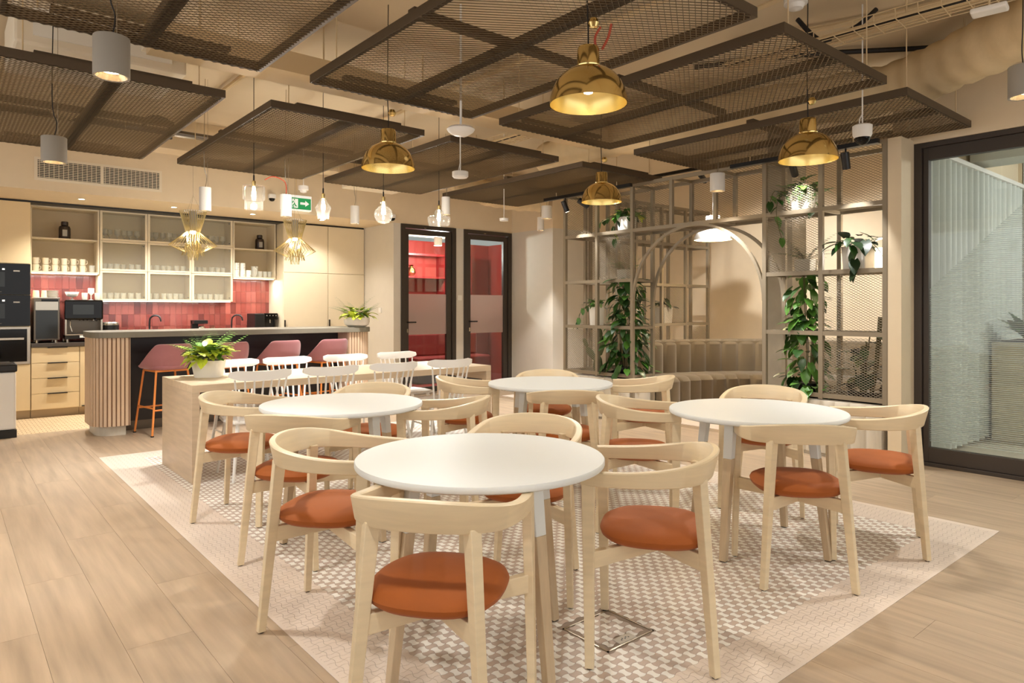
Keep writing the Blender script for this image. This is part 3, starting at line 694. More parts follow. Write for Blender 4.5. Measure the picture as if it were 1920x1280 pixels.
# base units
bu = thing('drawer_unit', 'beige base unit with four drawers and black pull handles', 'cabinet', (0, 0, 0))
part('body', 'cabinet', bu, .83, 1.315, KY+.02, 10.38, .095, .84, bev=0); part('plinth', 'plinth', bu, .83, 1.315, KY+.06, KY+.08, 0, .095)
zz = [.10, .287, .469, .651, .835]
for a, b in zip(zz[:-1], zz[1:]):
    d_ = part('drawer', 'cabinet', bu, .832, 1.313, KY, KY+.02, a+.002, b-.003); handle_bar(d_, .99, 1.19, b)
for k, (a, b) in enumerate(((1.318, 1.9), (1.903, 2.5), (2.503, 3.1), (3.103, 3.855))):
    u = thing('base_unit', ['beige base cabinet behind the slatted bar end', 'base cabinet behind the bar under the first tap', 'base cabinet behind the bar under the middle of worktop', 'base cabinet behind the bar beside the tall cupboards'][k], 'cabinet', (0, 0, 0))
    part('body', 'cabinet', u, a, b, KY+.02, 10.38, .095, .84, bev=0); d_ = part('door', 'cabinet', u, a+.002, b-.002, KY, KY+.02, .10, .832); handle_bar(d_, a+.02, a+.2, .11); part('plinth', 'plinth', u, a, b, KY+.06, KY+.08, 0, .095)
wt = tag(MB().box(.83, 3.855, KY-.02, 10.385, .842, .885).build('worktop', 'worktop', bev=.003), 'dark stone kitchen worktop along the red tiled wall', 'worktop')
# red tile splashback
sp = struct(MB().box(.83, 3.95, 10.385, 10.399, .885, 1.80).build('wall_splashback', 'red_grout'))
tw, th = .0745, .166; nc = int(3.12/tw); tm = [MB().box(.0015, tw-.0015, -.007, .001, .0015, th-.0015).mesh('tile', 'red_tile_%d' % k) for k in range(5)]
rt = random.Random(3)
for i in range(nc):
    for j in range(6):
        z = .888+j*th
        if z+th > 1.80: continue
        x = .832+i*tw
        if 1.62 < x < 3.1 and z > 1.40: continue
        o = obj('tile', tm[rt.choice([0, 0, 1, 2, 2, 3, 4, 4])], sp, (x, 10.385, z)); o.rotation_euler.x = R(rt.uniform(-.5, .5))
# wall shelves left and right
def open_shelf(label, x0, x1):
    t = thing('open_shelf', label, 'shelf', (x0, 10.05, 1.745)); W = x1-x0; H = .81
    for b in ((0, W, 0, .335, -.012, .012), (0, W, .02, .335, .405, .425), (0, W, 0, .335, H-.02, H)): MB().box(*b).build('shelf_board', 'cabinet_light', t, bev=.002)
    for b in ((0, .018, 0, .335, .012, H-.02), (W-.018, W, 0, .335, .012, H-.02)): MB().box(*b).build('side_panel', 'cabinet_light', t, bev=.002)
    MB().box(.018, W-.018, .325, .335, .012, H-.02).build('back_panel', 'cabinet_inside', t)
    MB().box(.02, W-.02, .03, .045, -.018, -.012).build('led_strip', 'glow_strip', t)
    return t
open_shelf('open wall shelf on the left with cups and a dark jar', .84, 1.565); open_shelf('open wall shelf on the right with mugs and a dark jar', 3.225, 3.84)
area_light('strip_light', (1.2, 10.1, 1.72), (0, 0, 0), .7, .03, 3.5, NEUT); area_light('strip_light', (3.55, 10.1, 1.72), (0, 0, 0), .6, .03, 3.5, NEUT); area_light('strip_light', (2.4, 10.1, 1.385), (0, 0, 0), 1.55, .03, 6, NEUT)
# glass fronted cupboards
gc = thing('glass_cupboard', 'wall cupboard with nine reeded glass doors', 'cabinet', (1.57, 10.05, 1.395)); W, H = 1.65, 1.165
for b in ((0, W, .02, .335, 0, .018), (0, W, .02, .335, H-.018, H), (0, .018, .02, .335, .018, H-.018), (W-.018, W, .02, .335, .018, H-.018)): MB().box(*b).build('carcass_panel', 'cabinet_light', gc)
MB().box(.018, W-.018, .325, .335, .018, H-.018).build('back_panel', 'cabinet_light', gc)
for k in (1, 2): MB().box(.018, W-.018, .03, .325, H*k/3-.009, H*k/3+.009).build('shelf_board', 'cabinet_light', gc); MB().box(W*k/3-.009, W*k/3+.009, .03, .325, .018, H-.018).build('divider', 'cabinet_light', gc)
MB().box(.02, W-.02, .05, .065, -.006, 0).build('led_strip', 'glow_strip', gc)
rw, rh = W/3-.06, H/3-.05
rm = MB(); npl = 46; V = []; FC = []
for i in range(npl*2+1):
    xx = rw*i/(npl*2); yy = (.0 if i % 2 else .005)
    V += [(xx, yy, 0), (xx, yy, rh)]
for i in range(npl*2): FC.append((2*i, 2*i+2, 2*i+3, 2*i+1))
rme = MB().add(V, FC).mesh('reeded_pane', 'reeded', smooth=True)
for i in range(3):
    for j in range(3):
        xa, xb, za, zb = W*i/3+.002, W*(i+1)/3-.002, H*j/3+.002, H*(j+1)/3-.002; f = MB()
        f.box(xa, xa+.028, 0, .02, za, zb).box(xb-.028, xb, 0, .02, za, zb).box(xa+.028, xb-.028, 0, .02, za, za+.024).box(xa+.028, xb-.028, 0, .02, zb-.024, zb)
        d_ = f.build('door', 'cabinet_light', gc, bev=.002); obj('reeded_pane', rme, d_, (xa+.028, .008, za+.024))
        for zz_ in (za+.05, zb-.05): MB().box(xb-.05, xb-.03, .021, .03, zz_-.008, zz_+.008).build('hinge', 'steel_dark', d_)
# glassware behind the doors
gm = [MB().lathe([(.024, 0), (.03, .01), (.034, .09), (.031, .09), (.027, .012), (0, .01)], 14).mesh('drinking_glass', 'glass_ware', True), MB().lathe([(.03, 0), (.008, .008), (.007, .06), (.036, .09), (.034, .15), (.031, .15), (.03, .09), (0, .07)], 14).mesh('wine_glass', 'glass_ware', True)]
rg = random.Random(5)
for i in range(3):
    for j in range(3):
        for k in range(6):
            kind = 1 if j == 2 else 0
            o = obj('wine_glass' if kind else 'drinking_glass', gm[kind], None, (1.57+W*i/3+.07+k*.078+rg.uniform(-.008, .008), 10.05+.12+rg.uniform(0, .1), 1.395+(H*j/3+.009 if j else .018)+.0005))
            tag(o, '%s glass, %s from left in the %s %s compartment behind reeded doors' % (['short', 'stemmed'][kind], ORD[k], ['bottom', 'middle', 'top'][j], ['left', 'centre', 'right'][i]), 'glass', ['tumblers in the glass cupboard', 'stemmed glasses in the glass cupboard'][kind])
# tall cupboards right
for k, (a, b) in enumerate(((3.86, 4.552), (4.555, 5.165))):
    u = thing('tall_cupboard', ['tall beige cupboard next to the red tiles', 'tall beige cupboard beside the plain wall'][k], 'cabinet', (0, 0, 0))
    part('body', 'cabinet_light', u, a, b, KY+.02, 10.38, .095, 2.55, bev=0); part('plinth', 'plinth', u, a, b, KY+.06, KY+.08, 0, .095)
    d_ = part('door', 'cabinet_light', u, a+.003, b-.003, KY, KY+.02, .10, 1.828); part('door', 'cabinet_light', u, a+.003, b-.003, KY, KY+.02, 1.834, 2.548)
    MB().box(a+.01, a+.022, KY-.03, KY-.001, .92, 1.13).build('handle', 'black', d_)
struct(MB().box(-.35, 5.17, KY+.03, 10.38, 2.552, 2.574).build('trim_2', 'black'))
# cups
cm = MB().lathe([(.026, 0), (.030, .004), (.036, .082), (.033, .082), (.028, .008), (0, .006)], 16).tube([(.032, 0, .065), (.052, 0, .06), (.055, 0, .04), (.048, 0, .022), (.029, 0, .02)], .004, 6).mesh('cup', 'cup', True)
for k in range(6):
    for s_ in (0, 1):
        o = obj('cup', cm, None, (.905+k*.098, 10.14, 1.7575+s_*.083), (0, 0, R(20+random.uniform(-15, 15)))); tag(o, '%s cream cup of the %s stacked pair from left on the left open shelf' % (['lower', 'upper'][s_], ORD[k]), 'cup', 'cups on the left shelf')
tag(obj('drinking_glass', gm[0], None, (1.50, 10.16, 1.7575)), 'clear glass at the right end of the cup row on left shelf', 'glass')
mm = MB().lathe([(.034, 0), (.038, .004), (.038, .10), (.035, .10), (.034, .008), (0, .006)], 16).tube([(.036, 0, .08), (.06, 0, .075), (.062, 0, .04), (.036, 0, .025)], .005, 6).mesh('mug', 'cup_white', True)
for k, (x, z, l) in enumerate(((3.30, 0, 'lower'), (3.30, .101, 'upper'), (3.385, 0, 'lower'), (3.385, .101, 'upper'), (3.47, 0, 'single'))):
    tag(obj('mug', mm, None, (x, 10.14, 1.7575+z), (0, 0, R(-80))), ['bottom white mug of the leftmost stack on right shelf', 'top white mug of the leftmost stack on right shelf', 'bottom white mug of the second stack on right shelf', 'top white mug of the second stack on right shelf', 'single unstacked white mug on right open shelf'][k], 'mug', 'mugs on the right shelf')
jg = thing('pitcher', 'clear pitcher beside the mugs on right open shelf', 'pitcher', (3.565, 10.16, 1.7575), R(-90)); MB().lathe([(.04, 0), (.05, .02), (.045, .13), (.052, .16), (.049, .16), (.042, .13), (.045, .02), (0, .01)], 16).build('body', 'glass_ware', jg, smooth=True); MB().tube([(.046, 0, .13), (.085, 0, .11), (.08, 0, .05), (.05, 0, .03)], .006, 6).build('handle', 'glass_ware', jg, smooth=True)
for k in range(3): tag(obj('drinking_glass', gm[0], None, (3.645+k*.07, 10.15, 1.7575)), '%s clear glass in the row right of the pitcher on the right shelf' % ORD[k], 'glass', 'glasses on the right shelf')
for x, side in ((1.205, 'left'), (3.64, 'right')):
    j = thing('apothecary_jar', 'dark brown glass jar on the top of the %s open shelf' % side, 'jar', (x, 10.16, 2.1702)); MB().lathe([(.058, 0), (.064, .008), (.064, .13), (.056, .155), (.036, .168)], 24).build('body', 'jar_dark', j, smooth=True)
    MB().lathe([(.036, .166), (.04, .17), (.04, .21), (.034, .216), (0, .216)], 20).build('lid', 'jar_dark', j, smooth=True); MB().box(-.03, .02, -.0655, -.063, .03, .11).build('printed_label', 'lamp_grey', j)
# coffee grinder / milk fridge and espresso machine
WZ = .8852
mf = thing('milk_fridge', 'steel milk fridge with glass door on the worktop', 'fridge', (.865, 9.86, WZ)); w2 = .25
part('body', 'black', mf, .0, w2, .02, .40, .035, .53, bev=.006); part('door_frame', 'steel_dark', mf, -.005, w2+.005, 0, .02, .035, .535, bev=.003)
part('glass_door', 'screen', mf, .015, w2-.015, -.004, 0, .05, .39, bev=0); part('steel_panel', 'steel', mf, .012, w2-.012, -.004, 0, .395, .495, bev=0); part('control_panel', 'black_gloss', mf, .07, w2-.012, -.006, 0, .50, .525, bev=0)
part('top_plate', 'steel', mf, -.008, w2+.008, -.002, .41, .535, .548)
for a in (.03, w2-.03):
    for b in (.05, .36): MB().lathe([(.016, 0), (.016, .036)], 12, (a, b, 0)).build('foot', 'steel', mf, smooth=True)
tz = WZ+.5485
for k in range(2): tag(obj('cup', cm, None, (.895+k*.085, 10.0, tz+.083), (R(180), 0, R(60))), ['cream cup turned over at the left on the milk fridge', 'cream cup turned over next to the saucers on the milk fridge'][k], 'cup', 'cups on the milk fridge')
sm = MB().lathe([(.04, 0), (.066, .01), (.068, .014), (.04, .006), (0, .006)], 20).mesh('saucer', 'cup_white', True)
for k in range(6): tag(obj('saucer', sm, None, (1.06, 10.0, tz+.0142*k)), '%s white saucer from the bottom of the stack on the milk fridge' % ORD[k], 'saucer', 'saucer stack on the milk fridge')
em = thing('espresso_machine', 'black automatic espresso machine with steel base on the worktop', 'coffee machine', (1.175, 9.86, WZ)); w2 = .40
part('body', 'black', em, 0, w2, .16, .45, .04, .30, bev=.006); part('head', 'black_gloss', em, -.005, w2+.005, 0, .45, .275, .52, bev=.02); part('screen', 'screen', em, .08, .30, -.002, .001, .34, .46, bev=0)
part('side_panel', 'steel', em, 0, .02, .02, .16, .06, .30); part('side_panel', 'steel', em, w2-.02, w2, .02, .16, .06, .30); part('splash_plate', 'steel_dark', em, .02, w2-.02, .155, .16, .1, .30, bev=0)
part('drip_tray', 'black', em, 0, w2, .0, .2, .04, .09); part('tray_edge', 'steel', em, -.002, w2+.002, -.004, .0, .085, .10); part('badge', 'pot_white', em, .15, .27, -.006, 0, .055, .082, bev=0)
for a in (.03, w2-.03): MB().lathe([(.016, 0), (.016, .041)], 12, (a, .05, 0)).build('foot', 'steel', em, smooth=True); MB().lathe([(.016, 0), (.016, .041)], 12, (a, .4, 0)).build('foot', 'steel', em, smooth=True)
MB().tube([(.06, .06, .30), (.055, .03, .2), (.075, .02, .13)], .006, 8).build('steam_wand', 'steel', em, smooth=True)
for a in (.16, .20, .24): MB().tube([(a, .08, .30), (a, .07, .265)], .008, 8).build('spout', 'steel', em, smooth=True)
pf = MB().lathe([(.03, 0), (.03, .03)], 14, (.32, .08, .265)).build('portafilter', 'steel', em, smooth=True); MB().tube([(.32, .06, .28), (.32, -.06, .265)], .012, 8).build('grip', 'black', pf, smooth=True)
tz = WZ+.5205
bw = thing('glass_bowl', 'wide clear glass bowl on top of the espresso machine', 'bowl', (1.265, 10.02, tz)); MB().lathe([(.035, 0), (.012, .01), (.012, .03), (.06, .05), (.078, .10), (.075, .10), (.055, .055), (0, .04)], 20).build('body', 'glass_ware', bw, smooth=True)
MB().lathe([(0, .042), (.05, .056), (.06, .072), (0, .072)], 18).build('contents', 'jar_dark', bw, smooth=True)
for k in range(3): tag(obj('drinking_glass', gm[k % 2], None, (1.40+k*.07, 10.02, tz)), ['short glass next to the bowl on the espresso machine', 'stemmed glass in the middle on the espresso machine', 'short glass at the right end on the espresso machine'][k], 'glass')
ic = thing('ice_bin', 'small black round countertop bin with steel lid', 'bin', (1.69, 10.1, WZ)); MB().lathe([(.10, 0), (.105, .005), (.105, .2)], 28).build('body', 'black', ic, smooth=True); MB().lathe([(.107, .2), (.107, .225), (.09, .24), (0, .24)], 28).build('lid', 'steel', ic, smooth=True); MB().box(-.02, .02, -.107, -.104, .12, .13).build('badge', 'lamp_white', ic)
for x, l in ((2.17, 'left'), (3.245, 'right')):
    tp = thing('tap', 'black curved kitchen tap at the %s of the worktop' % l, 'tap', (x, 10.18, WZ)); MB().lathe([(.025, 0), (.025, .012), (.016, .016)], 14).build('base', 'black', tp, smooth=True)
    MB().tube(smooth_path([(0, 0, .01), (0, 0, .24), (.02, -.02, .30), (.06, -.06, .32), (.10, -.10, .30), (.115, -.115, .24)], 6), .011, 10).build('spout', 'black', tp, smooth=True); MB().tube([(.02, 0, .05), (.06, 0, .07)], .006, 8).build('lever', 'black', tp, smooth=True)
dc = thing('coffee_press', 'small black filter coffee maker with jug on the worktop', 'coffee maker', (2.66, 10.05, WZ)); part('base', 'black', dc, 0, .22, 0, .18, 0, .03); part('tower', 'black', dc, .04, .12, .1, .18, .03, .24); part('head', 'black', dc, .04, .22, 0, .18, .2, .25)
MB().lathe([(.04, .032), (.05, .06), (.045, .15), (.03, .17)], 16, (.15, .06, 0)).build('jug', 'steel', dc, smooth=True); MB().tube([(.19, .06, .14), (.24, .05, .12), (.235, .05, .06), (.195, .06, .05)], .007, 6).build('jug_handle', 'black', dc, smooth=True)
pd = thing('pod_machine', 'black capsule coffee machine at the right end of the worktop', 'coffee machine', (3.50, 9.95, WZ)); part('body', 'black', pd, 0, .14, 0, .35, 0, .34, bev=.01); part('head', 'black_gloss', pd, .13, .34, 0, .3, .25, .345, bev=.015); part('back', 'black', pd, .14, .34, .15, .35, 0, .25); part('drip_tray', 'steel_dark', pd, .14, .34, .0, .15, 0, .03)
MB().lathe([(.012, .2), (.012, .25)], 10, (.24, .07, 0)).build('spout', 'steel', pd, smooth=True)
for k in range(4): MB().lathe([(.007, 0), (.007, .003)], 10).build('button', 'lamp_grey', pd, loc=(.17+k*.045, -.001, .31)).rotation_euler = (R(90), 0, 0)
# soffit details
for k, (x, y) in enumerate(((1.274, 9.33), (2.265, 9.33), (3.25, 9.33), (4.235, 9.32))):
    d_ = thing('recessed_downlight', 'small round downlight in the kitchen soffit, %s from the left' % ['first', 'second', 'third', 'fourth'][k], 'downlight', (x, y, 2.574), 0, 'recessed lights in the kitchen soffit')
    MB().lathe([(.03, -.003), (.045, -.004), (.045, .0005), (.03, .0005)], 20, closed=True).build('ring', 'lamp_white', d_); MB().lathe([(0, -.001), (.03, -.001)], 16).build('lens', 'glow', d_)
    spot(d_, (0, 0, -.01), 50 if k == 3 else 105, WARM, 125, .7, .03)
vg = thing('vent_grille', 'white wall grille with dark slots in the kitchen bulkhead', 'air vent', (.81, DY, 2.71))
part('frame', 'board_white', vg, -.03, 1.22, -.006, -.0005, -.03, .22, bev=0); part('duct_back', 'black', vg, 0, 1.19, -.0075, -.006, 0, .19, bev=0)
for k in range(10): part('louvre', 'board_white', vg, 0, 1.19, -.015, -.008, .005+k*.0188, .0115+k*.0188, bev=0)
for k in range(27): part('louvre', 'board_white', vg, .012+k*.044, .017+k*.044, -.017, -.015, 0, .19, bev=0)
part('mullion', 'board_white', vg, .585, .615, -.019, -.008, -.005, .195, bev=0)
# exit sign
ex = thing('exit_sign', 'green exit sign with white running figure and right arrow', 'exit sign', (3.56, DY-.05, 2.61))
part('housing', 'sign_white', ex, -.1, .30, -.03, .05, .0, .20); part('face', 'exit_green', ex, -.09, .29, -.032, -.03, .015, .165, bev=0)
MB().add([(.14, -.0335, .08), (.21, -.0335, .08), (.21, -.0335, .055), (.265, -.0335, .095), (.21, -.0335, .135), (.21, -.0335, .11), (.14, -.0335, .11)], [(0, 1, 2, 3, 4, 5, 6)]).build('arrow', 'sign_white', ex)
m_ = MB().box(.03, .11, -.0335, -.0325, .03, .15).build('door_symbol', 'sign_white', ex)
MB().tube([(.02, -.036, .09), (.05, -.036, .115), (.06, -.036, .085), (.04, -.036, .06), (.045, -.036, .03)], .007, 6).tube([(.06, -.036, .085), (.075, -.036, .06), (.09, -.036, .05)], .007, 6).lathe([(0, -.01), (.01, 0), (0, .01)], 8, (.058, -.036, .138)).build('figure', 'exit_green', ex)
MB().tube([(.1, 0, .2), (.1, 0, .73)], .006, 6).build('hanger_rod', 'conduit', ex)
for k, (px, py) in enumerate(((736, 409), (510, 372))):
    p = aty(px, py, DY-.03); sc = thing('dome_camera', ['small white dome camera on the wall left of the red doors', 'small white dome camera left of the exit sign'][k], 'camera', p)
    MB().lathe([(.05, 0), (.05, .05), (.04, .06), (0, .06)], 20).build('housing', 'lamp_white', sc, smooth=True); MB().lathe([(0, -.04), (.025, -.033), (.038, -.012), (.04, 0)], 18).build('dome', 'black_gloss', sc, smooth=True); MB().box(-.02, .02, 0, .03, .0, .06).build('bracket', 'lamp_white', sc)
# waste bin at the left edge
wb = thing('waste_bin', 'tall white waste bin with black lid at the left edge', 'bin', (.28, 8.48, 0)); part('base', 'black', wb, 0, .32, 0, .4, 0, .08); part('body', 'white_paint', wb, .005, .315, .005, .395, .08, .66, bev=.02); part('lid', 'black', wb, -.005, .325, -.005, .405, .66, .74, bev=.015); part('flap', 'steel_dark', wb, .04, .28, .05, .35, .74, .748)
# wall switches
for k, (p, lab) in enumerate(((Vector((XR-.012, 9.3, 1.27)), 'white light switch on the plain wall left of the doors'), (Vector((6.375, DY-.012, 1.47)), 'white light switch between the two red doors'))):
    sw = thing('light_switch', lab, 'switch', p); 
    if k == 0: part('plate', 'pot_white', sw, 0, .011, -.04, .04, -.04, .04); part('rocker', 'white_paint', sw, -.004, 0, -.025, .025, -.025, .025)
    else: part('plate', 'pot_white', sw, -.04, .04, 0, .011, -.04, .04); part('rocker', 'white_paint', sw, -.025, .025, -.004, 0, -.025, .025)

# ------------------------------------------------------------------ lamps
def brass_pendant(x, y, z, label, power, red=False):
    t = thing('brass_pendant', label, 'pendant lamp', (x, y, z), 0, 'brass dome pendants'); r = .18
    op = [(r, 0), (r*.985, .03), (r*.93, .065), (r*.84, .10), (r*.70, .132), (r*.52, .155), (r*.36, .166), (r*.31, .170)]
    MB().lathe(op, 48, closed=True).build('shade', 'brass', t, smooth=True)
    MB().lathe([(a*.985, b-.002 if i else b) for i, (a, b) in enumerate(op)], 48, closed=True).build('shade_lining', 'brass_inner', t, smooth=True)
    MB().lathe([(r*.32, .168), (r*.33, .174), (r*.29, .178), (r*.28, .25), (r*.26, .262), (0, .262)], 32).build('neck', 'brass', t, smooth=True)
    MB().tube([(0, 0, .262), (.004, .004, .34), (-.004, .004, .5), (0, 0, CEIL-z-.002)], .0035, 6).build('cable', 'cable_black', t)
    MB().lathe([(0, .352), (.018, .356), (.027, .375), (.018, .396), (0, .40)], 20, (.02, -.015, 0)).build('counterweight', 'brass', t, smooth=True)
    if red:
        MB().tube(smooth_path([(.03, -.02, .255), (.025, -.02, .31), (.05, -.03, .36)], 5), .006, 6).build('loose_wire', 'cable_red', t); MB().tube(smooth_path([(.05, -.04, .255), (.07, -.06, .31), (.08, -.07, .37)], 5), .006, 6).build('loose_wire', 'cable_red', t)
    MB().lathe([(0, .045), (.02, .052), (.028, .075), (.02, .10), (.012, .13)], 16).build('bulb', 'glow', t, smooth=True)
    spot(t, (0, 0, .012), power, WARM, 155, .4, .04)
for (px, py, D, lab, red) in ((1103, 200, 146, 'biggest brass dome pendant hanging at top centre', True), (728, 320, 100, 'brass dome pendant hanging left of centre above the long table', False), (1128, 374, 76, 'smallest looking brass dome pendant, in front of the trellis', False), (1515, 308, 106, 'brass dome pendant at right in front of the trellis plants', False)):
    d = F*.36/D; p = ray(px, py)*d; brass_pendant(p.x, p.y, 2.243, lab, 28, red)
def bulb_pendant(px, prof, label, zb):
    p = aty(px, 390, 5.82); t = thing('glass_pendant', label, 'pendant lamp', (p.x, 5.82, zb), 0, 'clear glass bulb pendants')
    H = prof[-1][1]
    MB().lathe(prof, 30, closed=True).build('glass_shade', 'glass_bulb', t, smooth=True)
    MB().lathe([(.014, H-.01), (.016, H+.03), (.008, H+.04)], 14).build('socket', 'brass', t, smooth=True)
    MB().lathe([(.007, H+.035), (.007, H+.08), (.003, H+.09)], 10).build('strain_relief', 'cable_black', t, smooth=True)
    MB().tube([(0, 0, H+.085), (0, 0, CEIL-zb-.002)], .0032, 6).build('cable', 'cable_black', t)
    MB().lathe([(0, H-.13), (.014, H-.12), (.02, H-.09), (.014, H-.04), (.010, H-.01)], 14).build('bulb', 'glow', t, smooth=True)
    point(t, (0, 0, H-.16), 9, WARM, .03)
bulb_pendant(476, [(.075, 0), (.075, .075), (.09, .085), (.09, .19), (.085, .20), (.02, .205)], 'clear stepped cylinder glass pendant, first of four from the left', 2.135)
bulb_pendant(606, [(.05, 0), (.055, .05), (.072, .095), (.06, .12), (.038, .15), (.03, .175), (.016, .19)], 'clear star shaped glass pendant, second of four from the left', 2.11)
bulb_pendant(719, [(.02, 0), (.055, .012), (.08, .045), (.09, .085), (.08, .125), (.055, .155), (.03, .17), (.03, .2), (.016, .22)], 'clear globe glass pendant, third of four from the left', 2.115)
bulb_pendant(823, [(.105, 0), (.118, .075), (.11, .09), (.05, .10), (.04, .15), (.018, .17)], 'wide clear flared glass pendant, rightmost of the four', 2.145)
def wire_pendant(px, label):
    p = aty(px, 440, 8.22); z0 = 1.845; t = thing('wire_pendant', label, 'pendant lamp', (p.x, 8.22, z0), 0, 'golden wire rod pendants'); m = MB(); n = 34
    for k in range(n):
        a = 2*math.pi*k/n; c, s_ = math.cos(a), math.sin(a); a2 = a+.22; c2, s2 = math.cos(a2), math.sin(a2)
        m.tube([(.14*c, .14*s_, .55), (.075*c2, .075*s2, .315)], .0034, 4); m.tube([(.075*c2, .075*s2, .315), (.25*c, .25*s_, .165), (.10*c2, .10*s2, .09)], .0034, 4)
        if k % 2: m.tube([(.075*c, .075*s_, .32), (.05*c2, .05*s2, .0+.03*(k % 4 > 1))], .0034, 4); m.tube([(.06*c, .06*s_, .2), (.12*c2, .12*s2, .05)], .0034, 4)
    tag(m.build('rod_cage', 'gold_wire', t), kind='stuff')
    MB().lathe([(.10, .548), (.10, .556), (.085, .556), (.085, .548)], 28, closed=True).build('top_ring', 'lamp_white', t); MB().lathe([(.035, .33), (.04, .55), (0, .552)], 20).build('core', 'lamp_grey', t, smooth=True)
    MB().lathe([(0, .29), (.03, .30), (.035, .32), (0, .33)], 16).build('bulb', 'glow', t, smooth=True)
    for k in range(3): a = 2*math.pi*k/3; MB().tube([(.09*math.cos(a), .09*math.sin(a), .55), (0, 0, .73), (0, 0, CEIL-z0-.002)], .0012, 4).build('wire', 'steel', t)
    point(t, (0, 0, .24), 6, WARM, .03)
wire_pendant(362, 'golden wire rod pendant over the bar, on the left'); wire_pendant(553, 'golden wire rod pendant over the bar, on the right')
def cylinder_lamp(x, y, z, r, h, m, label, power, size=85, wires=False):
    t = thing('cylinder_downlight', label, 'downlight', (x, y, z), 0, 'hanging cylinder downlights')
    MB().lathe([(r*.86, .002), (r, 0), (r, h), (r*.97, h+.004), (0, h+.004)], 36, closed=True).build('body', m, t, smooth=True)
    MB().lathe([(r*.86, .002), (r*.62, .03), (0, .034)], 32, closed=True).build('reflector', 'steel', t, smooth=True); MB().lathe([(0, .026), (r*.55, .026)], 20).build('lens', 'glow', t)
    MB().tube(smooth_path([(0, 0, h), (.015, .01, h+.1), (-.01, 0, h+.25), (0, 0, CEIL-z-.002)], 5), .003, 6).build('cable', 'cable_black' if m == 'lamp_grey' else 'steel', t); MB().tube([(.02, 0, h), (.02, 0, CEIL-z-.002)], .0014, 4).build('wire', 'steel', t)
    if wires: MB().tube(smooth_path([(0, 0, h), (-.01, 0, h+.12), (-.12, 0, h+.16), (-.2, 0, h+.12)], 5), .005, 6).build('loose_wire', 'cable_red', t)
    spot(t, (0, 0, -.005), power, NEUT, size, .5, r*.8)
CYL = [(.56, 3.31, 2.28, .07, .165, 'lamp_grey', 'big grey cylinder downlight at top left', 58), (.55, 5.11, 2.21, .07, .155, 'lamp_grey', 'grey cylinder downlight below the left panel near the wall grille', 62),
       (1.82, 6.43, 2.17, .05, .205, 'lamp_white', 'slim white cylinder downlight left of the first glass pendant', 90), (2.49, 6.26, 2.16, .05, .20, 'lamp_white', 'slim white cylinder downlight in front of the exit sign', 90),
       (3.73, 7.31, 2.29, .05, .205, 'lamp_white', 'slim white cylinder downlight between star and globe pendants', 110), (4.55, 6.63, 2.40, .05, .2, 'lamp_white', 'slim white cylinder downlight behind the flared glass pendant', 110),
       (6.43, 6.92, 2.54, .07, .17, 'lamp_white', 'short white cylinder downlight by the corner left of the trellis', 110), (6.85, 7.5, 2.46, .05, .19, 'lamp_white', 'slim white cylinder downlight beside the wall corner left of the trellis', 100),
       (5.75, 3.77, 2.43, .07, .165, 'lamp_white', 'white cylinder downlight in front of the trellis arch', 95), (4.49, 1.05, 2.44, .07, .165, 'lamp_grey', 'cylinder downlight cut by the right edge of the picture', 60)]
for c in CYL: cylinder_lamp(*c[:7], c[7], wires='exit sign' in c[6])
for k, (x, y) in enumerate(((-.9, 3.3), (-.9, 5.2), (-.5, 7.2), (.55, 1.2), (2.4, .2), (-.8, .6))):  # further cylinder downlights, added out of view to fill the room with light
    cylinder_lamp(x, y, 2.25, .07, .165, 'lamp_grey', 'added grey cylinder downlight out of view for fill, %s of the row' % ['first', 'second', 'third', 'fourth', 'fifth', 'sixth'][k], 30)
# sensors
p = ray(864, 245)*4.6; t = thing('wifi_disc', 'white round access point hanging below the panels in the centre', 'sensor', (p.x, p.y, EYE+p.z)); MB().lathe([(0, -.035), (.05, -.03), (.085, -.008), (.095, .008), (.08, .022), (0, .026)], 32).build('body', 'lamp_white', t, smooth=True); MB().tube([(0, 0, .026), (0, 0, CEIL-EYE-p.z-.002)], .008, 8).build('pole', 'lamp_white', t)
p = ray(863, 327)*5.4; t = thing('smoke_detector', 'small white disc detector hanging under the access point', 'sensor', (p.x, p.y, EYE+p.z)); MB().lathe([(0, -.028), (.055, -.026), (.064, -.016), (.064, .02), (0, .022)], 28).build('body', 'lamp_white', t, smooth=True); MB().tube([(0, 0, .02), (0, 0, CEIL-EYE-p.z-.002)], .005, 8).build('pole', 'lamp_white', t); MB().tube([(-.02, 0, .02), (.0, 0, .1), (0, 0, .2)], .003, 6).build('cable', 'lamp_white', t)
p = ray(945, 411)*8.0; t = thing('smoke_detector', 'small white disc detector hanging near the wall corner above the doors', 'sensor', (p.x, p.y, EYE+p.z)); MB().lathe([(0, -.02), (.05, -.02), (.055, .01), (0, .012)], 24).build('body', 'lamp_white', t, smooth=True); MB().tube([(0, 0, .01), (0, 0, CEIL-EYE-p.z-.002)], .004, 6).build('pole', 'lamp_white', t)
p = ray(569, 352)*7.6; t = thing('motion_sensor', 'small white sensor hanging above the exit sign', 'sensor', (p.x, p.y, EYE+p.z)); MB().lathe([(0, -.06), (.035, -.05), (.04, -.03), (.055, -.025), (.055, .02), (0, .022)], 24).build('body', 'lamp_white', t, smooth=True); MB().tube([(0, 0, .02), (0, 0, CEIL-EYE-p.z-.002)], .004, 6).build('pole', 'lamp_white', t)
